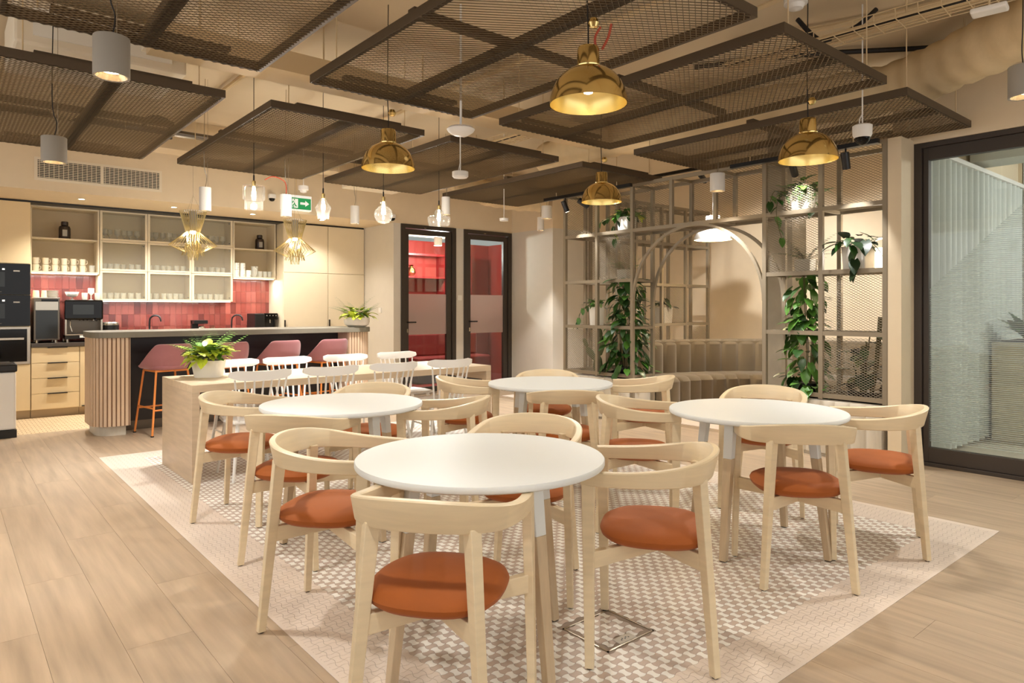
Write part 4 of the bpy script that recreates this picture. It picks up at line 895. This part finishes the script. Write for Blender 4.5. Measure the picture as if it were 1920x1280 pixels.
p = ray(1492, 4)*4.0; t = thing('motion_sensor', 'white motion sensor at the top edge beside a brass cable rose', 'sensor', (p.x, p.y, EYE+p.z)); MB().lathe([(0, -.05), (.04, -.04), (.05, -.015), (.066, -.012), (.066, .03), (0, .035)], 28).build('body', 'lamp_white', t, smooth=True); MB().tube([(0, 0, .03), (0, 0, CEIL-EYE-p.z-.002)], .006, 6).build('pole', 'lamp_white', t)
p = ray(1617, 250)*4.6; t = thing('dome_camera', 'white dome security camera hanging at right near the trellis top', 'camera', (p.x, p.y, EYE+p.z)); MB().lathe([(.05, -.03), (.06, -.01), (.062, .05), (.05, .058), (0, .058)], 28).build('housing', 'lamp_white', t, smooth=True)
MB().lathe([(0, -.078), (.025, -.072), (.043, -.052), (.049, -.03)], 24).build('dome', 'black_gloss', t, smooth=True); MB().tube([(0, 0, .055), (0, 0, CEIL-EYE-p.z-.002)], .0045, 6).build('pole', 'lamp_white', t); MB().tube(smooth_path([(-.045, 0, .05), (-.04, 0, .09), (0, 0, .13)], 5), .0035, 6).build('cable', 'lamp_white', t)
p = ray(1855, 24)*3.75; t = thing('emergency_light', 'flat white emergency light box at top right ceiling', 'lamp', (p.x, p.y, EYE+p.z)); t.rotation_euler.z = R(8); MB().box(-.05, .05, -.085, .085, 0, .03).build('body', 'lamp_white', t, bev=.01); MB().tube([(0, 0, .04), (0, 0, CEIL-EYE-p.z-.002)], .006, 6).build('pole', 'conduit', t)

# ------------------------------------------------------------------ trellis
TX, TXR = 6.0, 6.36; TY = [2.34+.5386*k for k in range(8)]; TZ = [.53, 1.08, 1.62, 2.18, 2.69]; B = .019
trel = thing('trellis', 'taupe metal grid room divider with an arch and mesh panels', 'room divider', (TX, TY[0], 0))
def tb(name, x0, x1, y0, y1, z0, z1): return MB().box(x0-TX, x1-TX, y0-TY[0], y1-TY[0], z0, z1).build(name, 'trellis_metal', trel)
for x in (TX, TXR):
    for k, y in enumerate(TY):
        z0 = TZ[0]-.03 if k not in (3, 4) else TZ[3]
        if k in (2, 5): z0 = 0
        tb('post', x-B, x+B, y-B, y+B, z0, TZ[4]+.02)
    for i, z in enumerate(TZ):
        if i >= 3: tb('rail', x-B*.88, x+B*.88, TY[0]+B, TY[7]-B, z-B, z+B)
        else: tb('rail', x-B*.88, x+B*.88, TY[0]+B, TY[2]-B, z-B, z+B); tb('rail', x-B*.88, x+B*.88, TY[5]+B, TY[7]-B, z-B, z+B)
    yc = (TY[2]+TY[5])/2; rad = (TY[5]-TY[2])/2-.01; zs = TZ[3]-rad-.01; P = []; secs = []
    for i in range(41):
        a = math.pi*i/40; cy, cz = math.cos(a), math.sin(a); ctr = Vector((x-TX, yc-TY[0], zs)); q = []
        for dx, dr in ((-B*.8, -.014), (B*.8, -.014), (B*.8, .014), (-B*.8, .014)): q.append(ctr+Vector((dx, cy*(rad+dr), cz*(rad+dr))))
        secs.append(q)
    MB().sweep(None, secs).build('arch', 'trellis_metal', trel)
for k, y in enumerate(TY):
    for i, z in enumerate(TZ):
        if (k in (3, 4)) and i < 3: continue
        tb('cross_bar', TX+B, TXR-B, y-B*.8, y+B*.8, z-B*.8, z+B*.8)
bw_, bh_ = TY[1]-TY[0]-2*B, .52
mme = expanded(bw_, .50, .040, .022, .0036, .003, 'mesh_infill', 'trellis_metal')
def infill(x, k, i): obj('mesh_infill', mme, trel, (x-TX, TY[k]+B-TY[0], TZ[i]+B), (R(90), 0, R(90)))
for (k, i) in ((6, 0), (6, 3), (5, 2), (4, 3), (2, 3), (1, 3), (1, 2), (0, 3), (0, 1), (0, 0)): infill(TX, k, i)
for (k, i) in ((3, 3), (5, 3), (6, 2)): infill(TXR, k, i)
sme = expanded(bw_, .33, .032, .017, .0035, .006, 'mesh_shelf', 'trellis_metal')
for (k, i) in ((5, 3), (6, 1), (1, 3), (0, 2), (5, 2), (1, 2), (0, 3), (2, 3), (3, 3), (4, 3)): obj('mesh_shelf', sme, trel, (B+.33, TY[k]+B-TY[0], TZ[i]+.012), (0, 0, R(90)))
# side return of the trellis along the booth
side = thing('trellis', 'far side screen of taupe metal grid behind the curved sofa', 'room divider', (TXR+.08, 5.80, 0))
for yy in (0, .3):
    for k in range(5): MB().box(.54*k-B, .54*k+B, yy-B, yy+B, 0, TZ[4]+.02).build('post', 'trellis_metal', side)
    for z in TZ: MB().box(B, .54*4-B, yy-B*.88, yy+B*.88, z-B, z+B).build('rail', 'trellis_metal', side)
for k in range(5):
    for z in TZ: MB().box(.54*k-B, .54*k+B, B, .3-B, z-B, z+B).build('cross_bar', 'trellis_metal', side)
m2 = expanded(.54-2*B, .50, .040, .022, .0036, .003, 'mesh_infill', 'trellis_metal')
for (k, i) in ((0, 3), (1, 3), (2, 3), (3, 3), (0, 2), (2, 1), (1, 0), (3, 0)): obj('mesh_infill', m2, side, (.54*k+B, 0, TZ[i]+B), (R(90), 0, 0))
# upholstered planter benches under the trellis
def channel_bench(label, y0, y1, nch):
    t = thing('padded_planter', label, 'planter', (TX-.05, y0, 0)); Lb = y1-y0
    MB().box(.03, .46, 0, Lb, .0, .46).build('box', 'bench_fabric', t); MB().box(.06, .43, .03, Lb-.03, .461, .475).build('soil', 'soil', t)
    w = Lb/nch; q = [(0+.028*(1-math.cos(0)), 0)]; prof = []
    for i in range(9): u = -1+2*i/8; prof.append((.028-.03*math.sqrt(max(0, 1-u*u*.96)), (u+1)/2*w))
    m = MB(); ring = [(.03, w)]+[(.03, 0)]
    for z, k in ((.03, 1), (.44, 1), (.47, .75), (.495, .2)): pass
    V = []; FC = []
    lev = [(.03, 1), (.2, 1), (.42, 1), (.46, .8), (.485, .35), (.495, -.6)]
    for z, k in lev:
        for (dx, dy) in prof: V.append((.03-(.03-dx)*k if k > 0 else .06, dy, z))
    for a in range(len(lev)-1):
        for i in range(8): FC.append((a*9+i, a*9+i+1, (a+1)*9+i+1, (a+1)*9+i))
    me = MB().add(V, FC).mesh('padded_channel', 'bench_fabric', True)
    for k in range(nch): obj('padded_channel', me, t, (0, k*w, 0))
    return t
channel_bench('pale padded planter base under the right half of the trellis', TY[0]+.02, TY[2]-.02, 8); channel_bench('pale padded planter base under the left half of the trellis', TY[5]+.02, TY[7]-.02, 8)
# concrete column and booth
struct(MB().box(6.9, 7.2, 3.62, 3.90, 0, CEIL-.002).build('wall_pillar', 'concrete'))
struct(MB().box(TXR+.06, 9.34, 2.37, 7.89, -.006, .001).build('floor_booth', 'tile_border')).name = 'floor'
sofa = thing('booth_sofa', 'curved taupe channel tufted booth sofa behind the arch', 'sofa', (0, 0, 0))
bk = smooth_path([(6.55, 5.72, 0), (7.1, 5.70, 0), (7.6, 5.60, 0), (8.1, 5.38, 0), (8.5, 5.06, 0), (8.78, 4.66, 0), (8.9, 4.2, 0), (8.9, 3.7, 0), (8.9, 3.2, 0)], 10)
# resample evenly
acc = [0]
for i in range(1, len(bk)): acc.append(acc[-1]+(bk[i]-bk[i-1]).length)
def along(s):
    s = max(0, min(acc[-1]-1e-6, s))
    for i in range(1, len(bk)):
        if acc[i] >= s:
            t = (s-acc[i-1])/(acc[i]-acc[i-1]); d = (bk[i]-bk[i-1]).normalized(); return bk[i-1].lerp(bk[i], t), Vector((d.y, -d.x, 0))
n = 17; ws = acc[-1]/n
for k in range(n):
    V = []; FC = []; lev = [(.40, 1), (.6, 1), (.82, 1), (.865, .7), (.885, .1)]; m_ = 8
    for z, kk in lev:
        for i in range(m_+1):
            u = -1+2*i/m_; p, nr = along(ws*(k+(u+1)/2)); d = .10+.045*math.sqrt(max(0, 1-u*u*.97)); q = p+nr*(d*kk); V.append((q.x, q.y, z))
    for a in range(len(lev)-1):
        for i in range(m_): FC.append((a*9+i, a*9+i+1, (a+1)*9+i+1, (a+1)*9+i))
    MB().add(V, FC).build('back_channel', 'sofa', sofa, smooth=True)
    V = []; FC = []; lev = [(.02, 1, 0), (.25, 1, 0), (.40, 1, 0), (.44, .93, 0), (.455, .8, 0), (.455, .15, 0)]
    for z, kk, _ in lev:
        for i in range(m_+1):
            u = -1+2*i/m_; s = ws*(k+(u+1)/2); p, nr = along(s); e = max(0, min(1, (s-1.9)/.7)); dep = .62+.28*e; d = dep-.03+.04*math.sqrt(max(0, 1-u*u*.97)); q = p+nr*(d*kk); V.append((q.x, q.y, z))
    for a in range(len(lev)-1):
        for i in range(m_): FC.append((a*9+i, a*9+i+1, (a+1)*9+i+1, (a+1)*9+i))
    MB().add(V, FC).build('seat_channel', 'sofa', sofa, smooth=True)
m_ = MB(); V = []; FC = []
for i in range(60):
    p, nr = along(acc[-1]*i/59)
    for z in (0, .86): V.append((p.x, p.y, z)); V.append((p.x+nr.x*.11, p.y+nr.y*.11, z))
for i in range(59):
    a = i*4; FC += [(a, a+4, a+6, a+2), (a+1, a+3, a+7, a+5), (a+2, a+6, a+7, a+3)]
MB().add(V, FC).build('back_shell', 'sofa', sofa, smooth=True)
p, nr = along(ws*10.6); q = p+nr*.915; so = MB().box(-.005, .01, -.045, .045, -.045, .045).build('socket', 'black', sofa); so.location = (q.x, q.y, .32); so.rotation_euler.z = math.atan2(-nr.y, -nr.x)
wl = thing('dome_pendant', 'white dome pendant lamp hanging inside the booth', 'pendant lamp', (7.45, 4.95, 2.16)); MB().lathe([(.23, 0), (.225, .04), (.19, .10), (.12, .15), (.06, .17), (.055, .24), (.09, .25), (.09, .30), (0, .30)], 36, closed=True).build('shade', 'lamp_white', wl, smooth=True); MB().lathe([(0, .02), (.19, .02)], 28).build('diffuser', 'glow_soft', wl); MB().tube([(0, 0, .3), (0, 0, CEIL-2.162)], .004, 6).build('cable', 'lamp_grey', wl); spot(wl, (0, 0, 0), 58, WARM, 140, .8, .15)
# spot tracks for plants
def track_spot(x, y, z, aim, label, power, size=50):
    t = thing('track_spot', label, 'spotlight', (x, y, z)); d = (Vector(aim)-Vector((x, y, z))).normalized(); 
    MB().tube([-d*.07, d*.07], .032, 16).build('head', 'black', t, smooth=True); MB().tube([(0, 0, .02), (0, 0, .1002)], .008, 8).build('stem', 'black', t); MB().tube([d*.0701, d*.0705], .024, 14).build('lens', 'glow', t)
    spot(t, d*.08, power, NEUT, size, .5, .03, aim=d)
def track(x0, x1, y0, y1, z, label): 
    o = thing('light_track', label, 'light track', (x0, y0, z)); MB().box(0, x1-x0, 0, y1-y0, 0, .035).build('rail', 'black', o)
    for f in (.15, .85): MB().tube([((x1-x0)/2, (y1-y0)*f, .03), ((x1-x0)/2, (y1-y0)*f, CEIL-z-.002)], .004, 6).build('hanger_rod', 'conduit', o)
track(5.72, 5.76, TY[0]-.05, TY[2]+.2, 2.62, 'black light track above the right half of the trellis'); track(5.72, 5.76, TY[5]-.2, TY[7]+.1, 2.62, 'black light track above the left half of the trellis')
track_spot(5.74, 3.0, 2.52, (6.15, 3.1, 2.2), 'black track spot shining on the white pot in the right trellis', 20, 60); track_spot(5.74, 5.55, 2.52, (6.15, 5.3, 2.2), 'black track spot shining on the pot at the top left of trellis', 14, 60); track_spot(5.74, 5.85, 2.52, (6.2, 5.6, 1.2), 'leftmost black track spot above the trellis', 30, 60)
track_spot(5.74, 2.55, 2.52, (6.3, 2.6, .8), 'black track spot shining down the right end of the trellis', 30, 60)
track(6.7, 6.74, 2.5, 6.5, 2.9, 'black light track inside the booth ceiling'); track_spot(6.72, 2.62, 2.8, (9.3, 3.4, 1.3), 'black track spot inside booth aimed at the back wall on the right', 150, 70); track_spot(6.72, 4.6, 2.8, (9.3, 4.9, 1.4), 'black track spot inside booth aimed at the back wall centre', 130, 70)
# white back-lit bracket lamp behind the right pot
bl = thing('bracket_lamp', 'glowing lamp behind the pot on the right trellis shelf', 'lamp', (6.44, 2.56, 1.64)); MB().tube([(0, 0, 0), (0, 0, .2)], .04, 16).build('tube', 'glow_soft', bl, smooth=True); MB().lathe([(.05, -.012), (.05, 0)], 16).build('base', 'lamp_white', bl); MB().box(-.10, .0, -.01, .01, -.02, -.012).build('bracket', 'trellis_metal', bl); point(bl, (.06, .0, .14), 16, WARM, .05)

# ------------------------------------------------------------------ plants
def leaf_mesh(name, L, W, m, kind='heart', droop=.25):
    n = 6; V = []; FC = []
    for i in range(n+1):
        t = i/n
        if kind == 'heart': wd = W*(math.sin(math.pi*min(1, t*.92+.10))**.75)*(1-.35*t) if t < 1 else 0
        elif kind == 'long': wd = W*math.sin(math.pi*(t*.96+.04))**.9 if t < 1 else 0
        else: wd = W*(math.sin(math.pi*(t*.9+.08)))**.55 if t < 1 else 0
        z = -droop*L*t*t; zz = z+.18*wd
        x = L*t-(.12*L*(1-t) if kind == 'heart' and i == 0 else 0)
        V += [(L*t, 0, z), (x, wd, zz), (x, -wd, zz)]
    for i in range(n):
        a = i*3; b = a+3; FC += [(a, b, b+1, a+1), (a, a+2, b+2, b)]
    me = bpy.data.meshes.new(name); me.from_pydata(V, [], FC); me.materials.append(M[m]); me.polygons.foreach_set('use_smooth', [True]*len(me.polygons)); return me
LM = {}
for m in ('leaf_dark', 'leaf_mid', 'leaf_lime', 'leaf_olive', 'leaf_deep', 'leaf_fern'):
    LM[m] = leaf_mesh('leaf', 1, .36, m); LM[m+'_long'] = leaf_mesh('leaf', 1, .14, m, 'long', .35); LM[m+'_round'] = leaf_mesh('leaf', 1, .42, m, 'round', .15)
rp = random.Random(11)
def leaf(root, p, az, el, size, m, roll=0, name='leaf'):
    o = obj(name, LM[m], root, p, (roll, -el, az), (size, size, size)); return o
def frond(root, p, az, el, L, m):
    """fern frond: arching rachis with paired leaflets, one part"""
    V = []; FC = []; n = 16
    for i in range(n+1):
        t = i/n; x = L*t*math.cos(el*(1-.5*t)); z = L*(t*math.sin(el)-.55*t*t*math.cos(el)*.8)
        wd = .17*L*math.sin(math.pi*(t*.93+.06))**.8
        for s_ in (1, -1):
            k = len(V); V += [(x-.02*L, 0, z), (x+.022*L, 0, z), (x+.075*L, s_*wd, z-.10*wd), (x+.04*L, s_*wd, z-.12*wd)]; FC.append((k, k+1, k+2, k+3))
    me = bpy.data.meshes.new('frond'); me.from_pydata(V, [], FC); me.materials.append(M[m]); obj('frond', me, root, p, (0, 0, az))
def stem(root, pts, r=.004): MB().tube(smooth_path(pts, 4), r, 5).build('stem', 'stem', root)
def planter_mix(t, zr, rx, ry, nf, nl, fm, lm, ls=.1, fl=.3):
    for k in range(nf): a = 2*math.pi*k/nf+rp.uniform(-.3, .3); frond(t, (rp.uniform(-.5, .5)*rx, rp.uniform(-.5, .5)*ry, zr), a, rp.uniform(.75, 1.4), fl*rp.uniform(.7, 1.15), fm)
    for k in range(nl):
        a = rp.uniform(0, 2*math.pi); q = rp.uniform(.5, 1.15); h = rp.uniform(.02, .14)*(1.25-q*.5)
        leaf(t, (rx*q*math.cos(a), ry*q*math.sin(a), zr+h), a+rp.uniform(-.6, .6), rp.uniform(-.5, .7), ls*rp.uniform(.7, 1.25), lm if rp.random() < .8 else 'leaf_mid')
# planter on the long table
tp = thing('planter', 'white tapered planter of fern and lime pothos on the long table', 'plant', (1.72, 5.98, .7305))
def tapered(sx0, sy0, sx1, sy1, h, m, parent, r=.04, z0=0):
    a = rrect(-sx0, sx0, -sy0, sy0, r, {0, 1, 2, 3}); b = rrect(-sx1, sx1, -sy1, sy1, r*1.2, {0, 1, 2, 3}); c = rrect(-sx1+.012, sx1-.012, -sy1+.012, sy1-.012, r, {0, 1, 2, 3}); n = len(a); V = [(x, y, z0) for x, y in a]+[(x, y, z0+h) for x, y in b]+[(x, y, z0+h) for x, y in c]+[(x, y, z0+h-.03) for x, y in c]
    FC = [tuple(reversed(range(n)))]
    for l in range(3):
        for i in range(n): FC.append((l*n+i, l*n+(i+1) % n, (l+1)*n+(i+1) % n, (l+1)*n+i))
    FC.append(tuple(range(3*n, 4*n))); return MB().add(V, FC).build('pot', m, parent, smooth=True)
tapered(.10, .085, .125, .105, .14, 'pot_white', tp); tp.rotation_euler.z = R(-30)
planter_mix(tp, .13, .12, .11, 30, 90, 'leaf_fern', 'leaf_lime', .115, .30)
bp_ = thing('planter', 'round marble bowl of fern and lime pothos on the bar end', 'plant', (4.12, 8.02, 1.0605)); MB().lathe([(.10, 0), (.15, .03), (.165, .07), (.16, .125), (.148, .125), (.15, .1), (0, .1)], 32).build('pot', 'marble', bp_, smooth=True)
planter_mix(bp_, .11, .15, .15, 26, 70, 'leaf_mid', 'leaf_lime', .105, .32)
def pot_box(t, s, h, m): tapered(s*.88, s*.88, s, s, h, m, t, r=.012)
def trailing(t, z, r, n, mats, size, trails=(), spread=1.0):
    for k in range(n):
        a = rp.uniform(0, 2*math.pi); q = rp.uniform(.2, 1.3)*spread; h = rp.uniform(.0, .13)*(1.2-.4*q)
        leaf(t, (r*q*math.cos(a), r*q*math.sin(a), z+h), a+rp.uniform(-.8, .8), rp.uniform(-.8, .6), size*rp.uniform(.7, 1.2), rp.choice(mats))
    for tr in trails:
        P = smooth_path(tr, 6); stem(t, tr, .003)
        for i, p in enumerate(P[3::3]): leaf(t, p, rp.uniform(0, 6.28), rp.uniform(-1.2, -.2), size*rp.uniform(.7, 1.1), rp.choice(mats))
def pot_plant(label, x, y, z, s, h, potm, n, mats, size, trails=(), spread=1.0, rz=0):
    t = thing('potted_plant', label, 'plant', (x, y, z), rz); pot_box(t, s, h, potm); trailing(t, h-.01, s, n, mats, size, trails, spread); return t
pot_plant('lime variegated trailing plant in pale pot, top left of the trellis', 6.17, 5.26, TZ[3]+.0165, .085, .17, 'pot_white', 48, ['leaf_mid', 'leaf_dark', 'leaf_lime'], .11, [[(-.08, .05, .17), (-.14, .16, .16), (-.16, .26, .12)], [(-.1, .02, .17), (-.17, .05, .05), (-.18, .03, -.1)]], 1.3)
pot_plant('small trailing plant in tall white pot, left of the trellis', 6.15, 5.72, TZ[1]+.0165, .07, .22, 'pot_white', 30, ['leaf_mid', 'leaf_dark', 'leaf_olive'], .085, [[(-.05, .05, .22), (-.08, .16, .2), (-.09, .22, .08), (-.09, .24, .0)]], 1.4)
pot_plant('small plant in grey pot on the far side screen behind sofa', 7.75, 5.95, TZ[1]+.0165, .10, .22, 'pot_grey', 24, ['leaf_dark', 'leaf_deep'], .11, (), 1.2)
pot_plant('trailing pothos in bright white pot, top of the right trellis', 6.17, 3.12, TZ[3]+.0165, .095, .18, 'pot_white', 64, ['leaf_mid', 'leaf_mid', 'leaf_dark'], .11, [[(-.1, .08, .18), (-.17, .16, .12), (-.19, .17, -.05), (-.19, .12, -.25)], [(-.1, .1, .18), (-.17, .2, .2), (-.18, .24, .1)], [(0, -.1, .18), (-.1, -.16, .12), (-.15, -.17, .0)]], 1.35)
pot_plant('dark leaved plant in white pot on the right trellis shelf', 6.14, 2.62, TZ[2]+.0165, .105, .2, 'pot_white', 34, ['leaf_deep', 'leaf_dark'], .14, [[(-.1, .0, .2), (-.14, -.03, .08), (-.17, -.05, -.03)]], 1.3)
t = thing('fern', 'dim feathery fern on the shelf behind mesh, right trellis', 'plant', (6.2, 3.12, TZ[2]+.0165)); pot_box(t, .08, .12, 'pot_grey')
for k in range(22): frond(t, (0, 0, .11), rp.uniform(0, 6.28), rp.uniform(.4, 1.3), rp.uniform(.2, .34), 'leaf_olive')
t = thing('fern', 'dim feathery plant on the shelf behind mesh, left trellis', 'plant', (6.2, 5.3, TZ[2]+.0165)); pot_box(t, .08, .12, 'pot_grey')
for k in range(14): frond(t, (0, 0, .11), rp.uniform(0, 6.28), rp.uniform(.5, 1.3), rp.uniform(.18, .3), 'leaf_mid')
def climber(label, x, y, z0, H, w0, w1, n, mats, size, seed):
    t = thing('climbing_pothos', label, 'plant', (x, y, z0)); r_ = random.Random(seed)
    MB().lathe([(.09, 0), (.11, .14), (.1, .14), (0, .12)], 20).build('pot', 'black', t, smooth=True)
    for k in range(7):
        a = r_.uniform(0, 6.28); q = w1*.6; stem(t, [(.03*math.cos(a), .03*math.sin(a), .1), (q*math.cos(a), q*math.sin(a), H*.5), (q*.8*math.cos(a+.5), q*.8*math.sin(a+.5), H)], .004)
    for k in range(n):
        u = r_.random()**1.25; a = r_.uniform(0, 6.28); w = w0+(w1-w0)*min(1, u*1.6); q = w*r_.uniform(.45, 1.05); z = .08+u*(H-.08)
        leaf(t, (q*math.cos(a), q*math.sin(a), z), a+r_.uniform(-.7, .7), r_.uniform(-1.1, .3), size*r_.uniform(.7, 1.25), r_.choice(mats))
    return t
climber('tall climbing pothos in the left half of the trellis', 6.18, 5.27, .4755, 1.18, .26, .17, 240, ['leaf_dark', 'leaf_dark', 'leaf_mid'], .14, 1)
climber('tall climbing pothos in the right half beside the arch', 6.18, 3.10, .4755, 1.16, .21, .13, 180, ['leaf_dark', 'leaf_mid', 'leaf_mid'], .125, 2)
climber('climbing plant on the far side screen behind the sofa', 7.05, 5.95, .2, 1.5, .2, .17, 90, ['leaf_deep', 'leaf_dark'], .13, 3)
# paddle cactus
t = thing('paddle_cactus', 'dark paddle cactus behind mesh at the left end of trellis', 'plant', (6.17, 5.72, .4755))
def paddle(p, L, w, az, tilt):
    m = MB().lathe([(0, 0), (.35, .12), (.5, .45), (.42, .8), (.2, .97), (0, 1)], 14).build('paddle', 'cactus', t, smooth=True); m.location = p; m.scale = (w, w*.3, L); m.rotation_euler = Euler((0, tilt, az))
paddle((0, 0, 0), .26, .16, 1.57, 0); paddle((0, .03, .2), .22, .1, 1.57, .9); paddle((0, .17, .34), .13, .07, 1.57, .6); paddle((0, -.02, .24), .26, .12, 1.57, -.25); paddle((0, -.05, .46), .12, .07, 1.57, .1)
# big leaf plant at the right end
t = thing('philodendron', 'large dark leaved philodendron behind mesh at the right end', 'plant', (6.2, 2.60, .4755)); MB().lathe([(.11, 0), (.13, .1), (.12, .1), (0, .09)], 20).build('pot', 'black', t, smooth=True)
for k in range(26):
    a = rp.uniform(0, 6.28); h = rp.uniform(.15, .62); q = rp.uniform(.02, .09); P = [(.02*math.cos(a), .02*math.sin(a), .06), (q*.5*math.cos(a), q*.5*math.sin(a), h*.6), (q*math.cos(a), q*math.sin(a), h)]; stem(t, P, .006)
    leaf(t, P[-1], a, rp.uniform(-.6, .6), rp.uniform(.11, .19), rp.choice(['leaf_dark', 'leaf_olive', 'leaf_deep_round', 'leaf_olive_round', 'leaf_dark_round']))
MB().tube(smooth_path([(0, -.06, .05), (.02, -.1, .35), (.0, -.14, .75)], 5), .02, 8).build('trunk', 'stem', t)

# ------------------------------------------------------------------ glazed room on the right
gf = bpy.data.objects.new('window_1', None); COL.objects.link(gf); struct(gf); gf.location = (GX, -2.9, 0)
def gp(name, m, *b, bev=.002): return MB().box(b[0]-GX, b[1]-GX, b[2]+2.9, b[3]+2.9, b[4], b[5]).build(name, m, gf, bev=bev)
gp('frame_jamb', 'dark_frame', GX-.01, GX+.1, 2.157, 2.235, 0, 2.67); gp('frame_head', 'dark_frame', GX-.01, GX+.1, -2.85, 2.157, 2.63, 2.67); gp('frame_sill', 'dark_frame', GX-.01, GX+.1, -2.85, 2.157, 0, .03)
gp('leaf_stile', 'dark_frame', GX+.015, GX+.075, 2.113, 2.153, .03, 2.63); gp('leaf_rail', 'dark_frame', GX+.015, GX+.075, -2.8, 2.113, 2.527, 2.628); gp('leaf_rail', 'dark_frame', GX+.015, GX+.075, -2.8, 2.113, .032, .15)
gp('leaf_stile', 'dark_frame', GX+.015, GX+.075, -.3, -.2, .15, 2.527)
gp('pane', 'cool_glass', GX+.04, GX+.05, -2.8, 2.113, .15, 2.527, bev=0)
# striped privacy film: stripes end on a slanting line
m_ = MB(); zt = .2
p0 = atx(1742, 544, GX+.039); p1 = atx(1920, 380, GX+.039)
while zt < 2.5:
    # film lies below the slanted edge from p0 to p1
    if zt <= p0.z: ye = 2.112
    else: ye = p0.y+(p1.y-p0.y)*(zt-p0.z)/(p1.z-p0.z)
    if ye > 0: m_.add([(GX+.0385, 0, zt), (GX+.0385, ye, zt), (GX+.0385, ye, zt+.0075), (GX+.0385, 0, zt+.0075)], [(0, 1, 2, 3)])
    zt += .0155
m_.v = [(a-GX, b+2.9, c) for a, b, c in m_.v]
tag(m_.build('striped_film', 'film_glass', gf), kind='stuff')
# curtain along the partition, seen through the glass
ct = thing('curtain', 'pale blue grey pleated curtain behind the glass front', 'curtain', (6.42, 2.18, 0)); V = []; FC = []; n = 240; Lc = 2.85
for i in range(n+1):
    t_ = i/n; y = -.036*math.sin(t_*Lc*2*math.pi/.15+.8*math.sin(t_*19))*(1+.3*math.sin(t_*17))
    V += [(t_*Lc, y, .03), (t_*Lc, y, 2.62)]
for i in range(n): FC.append((2*i, 2*i+2, 2*i+3, 2*i+1))
MB().add(V, FC).build('drape', 'curtain', ct, smooth=True); MB().box(0, Lc, -.05, .04, 2.62, 2.66).build('rail', 'lamp_white', ct)
struct(MB().box(GX+.12, 9.5, -3, 2.234, -.006, .001).build('floor_glass_room', 'cool_floor')).name = 'floor'
struct(MB().box(9.36, 9.5, -3, 2.19, 0, CEIL-.01).build('wall_glass_room', 'cool_wall'))
struct(MB().box(GX+.13, 9.34, -3, 2.23, 2.95, 2.99).build('ceiling_glass_room', 'cool_wall')).name = 'ceiling'
bx_ = struct(MB().box(7.6, 8.0, 1.2, 2.2, 2.7, 2.948).build('ceiling_bulkhead', 'cool_wall')); bx_.name = 'ceiling'
pb = thing('stone_planter', 'pale stone planter box inside the glazed room', 'planter', (7.95, 1.50, 0)); MB().box(0, 1.3, 0, .62, 0, .97).build('box', 'box_stone', pb, bev=.01); MB().box(.04, 1.26, .04, .58, .971, .98).build('soil', 'soil', pb); MB().box(-.012, -.001, 0, .33, .42, .96).build('panel', 'pot_grey', pb)
t = thing('leafy_plant', 'broad leaved plant on the stone planter inside the glazed room', 'plant', (8.15, 1.78, .981))
for k in range(20):
    a = rp.uniform(0, 6.28); leaf(t, (.08*math.cos(a), .08*math.sin(a), .0), a, rp.uniform(.6, 1.35), rp.uniform(.24, .36), rp.choice(['leaf_dark', 'leaf_olive', 'leaf_mid']))
cl = thing('ceiling_light', 'round white ceiling light inside the glazed room', 'lamp', (8.6, -.4, 2.90)); MB().lathe([(0, 0), (.2, 0), (.2, .048), (0, .048)], 24).build('body', 'glow_soft', cl); point(cl, (0, 0, -.15), 80, COOL, .2)
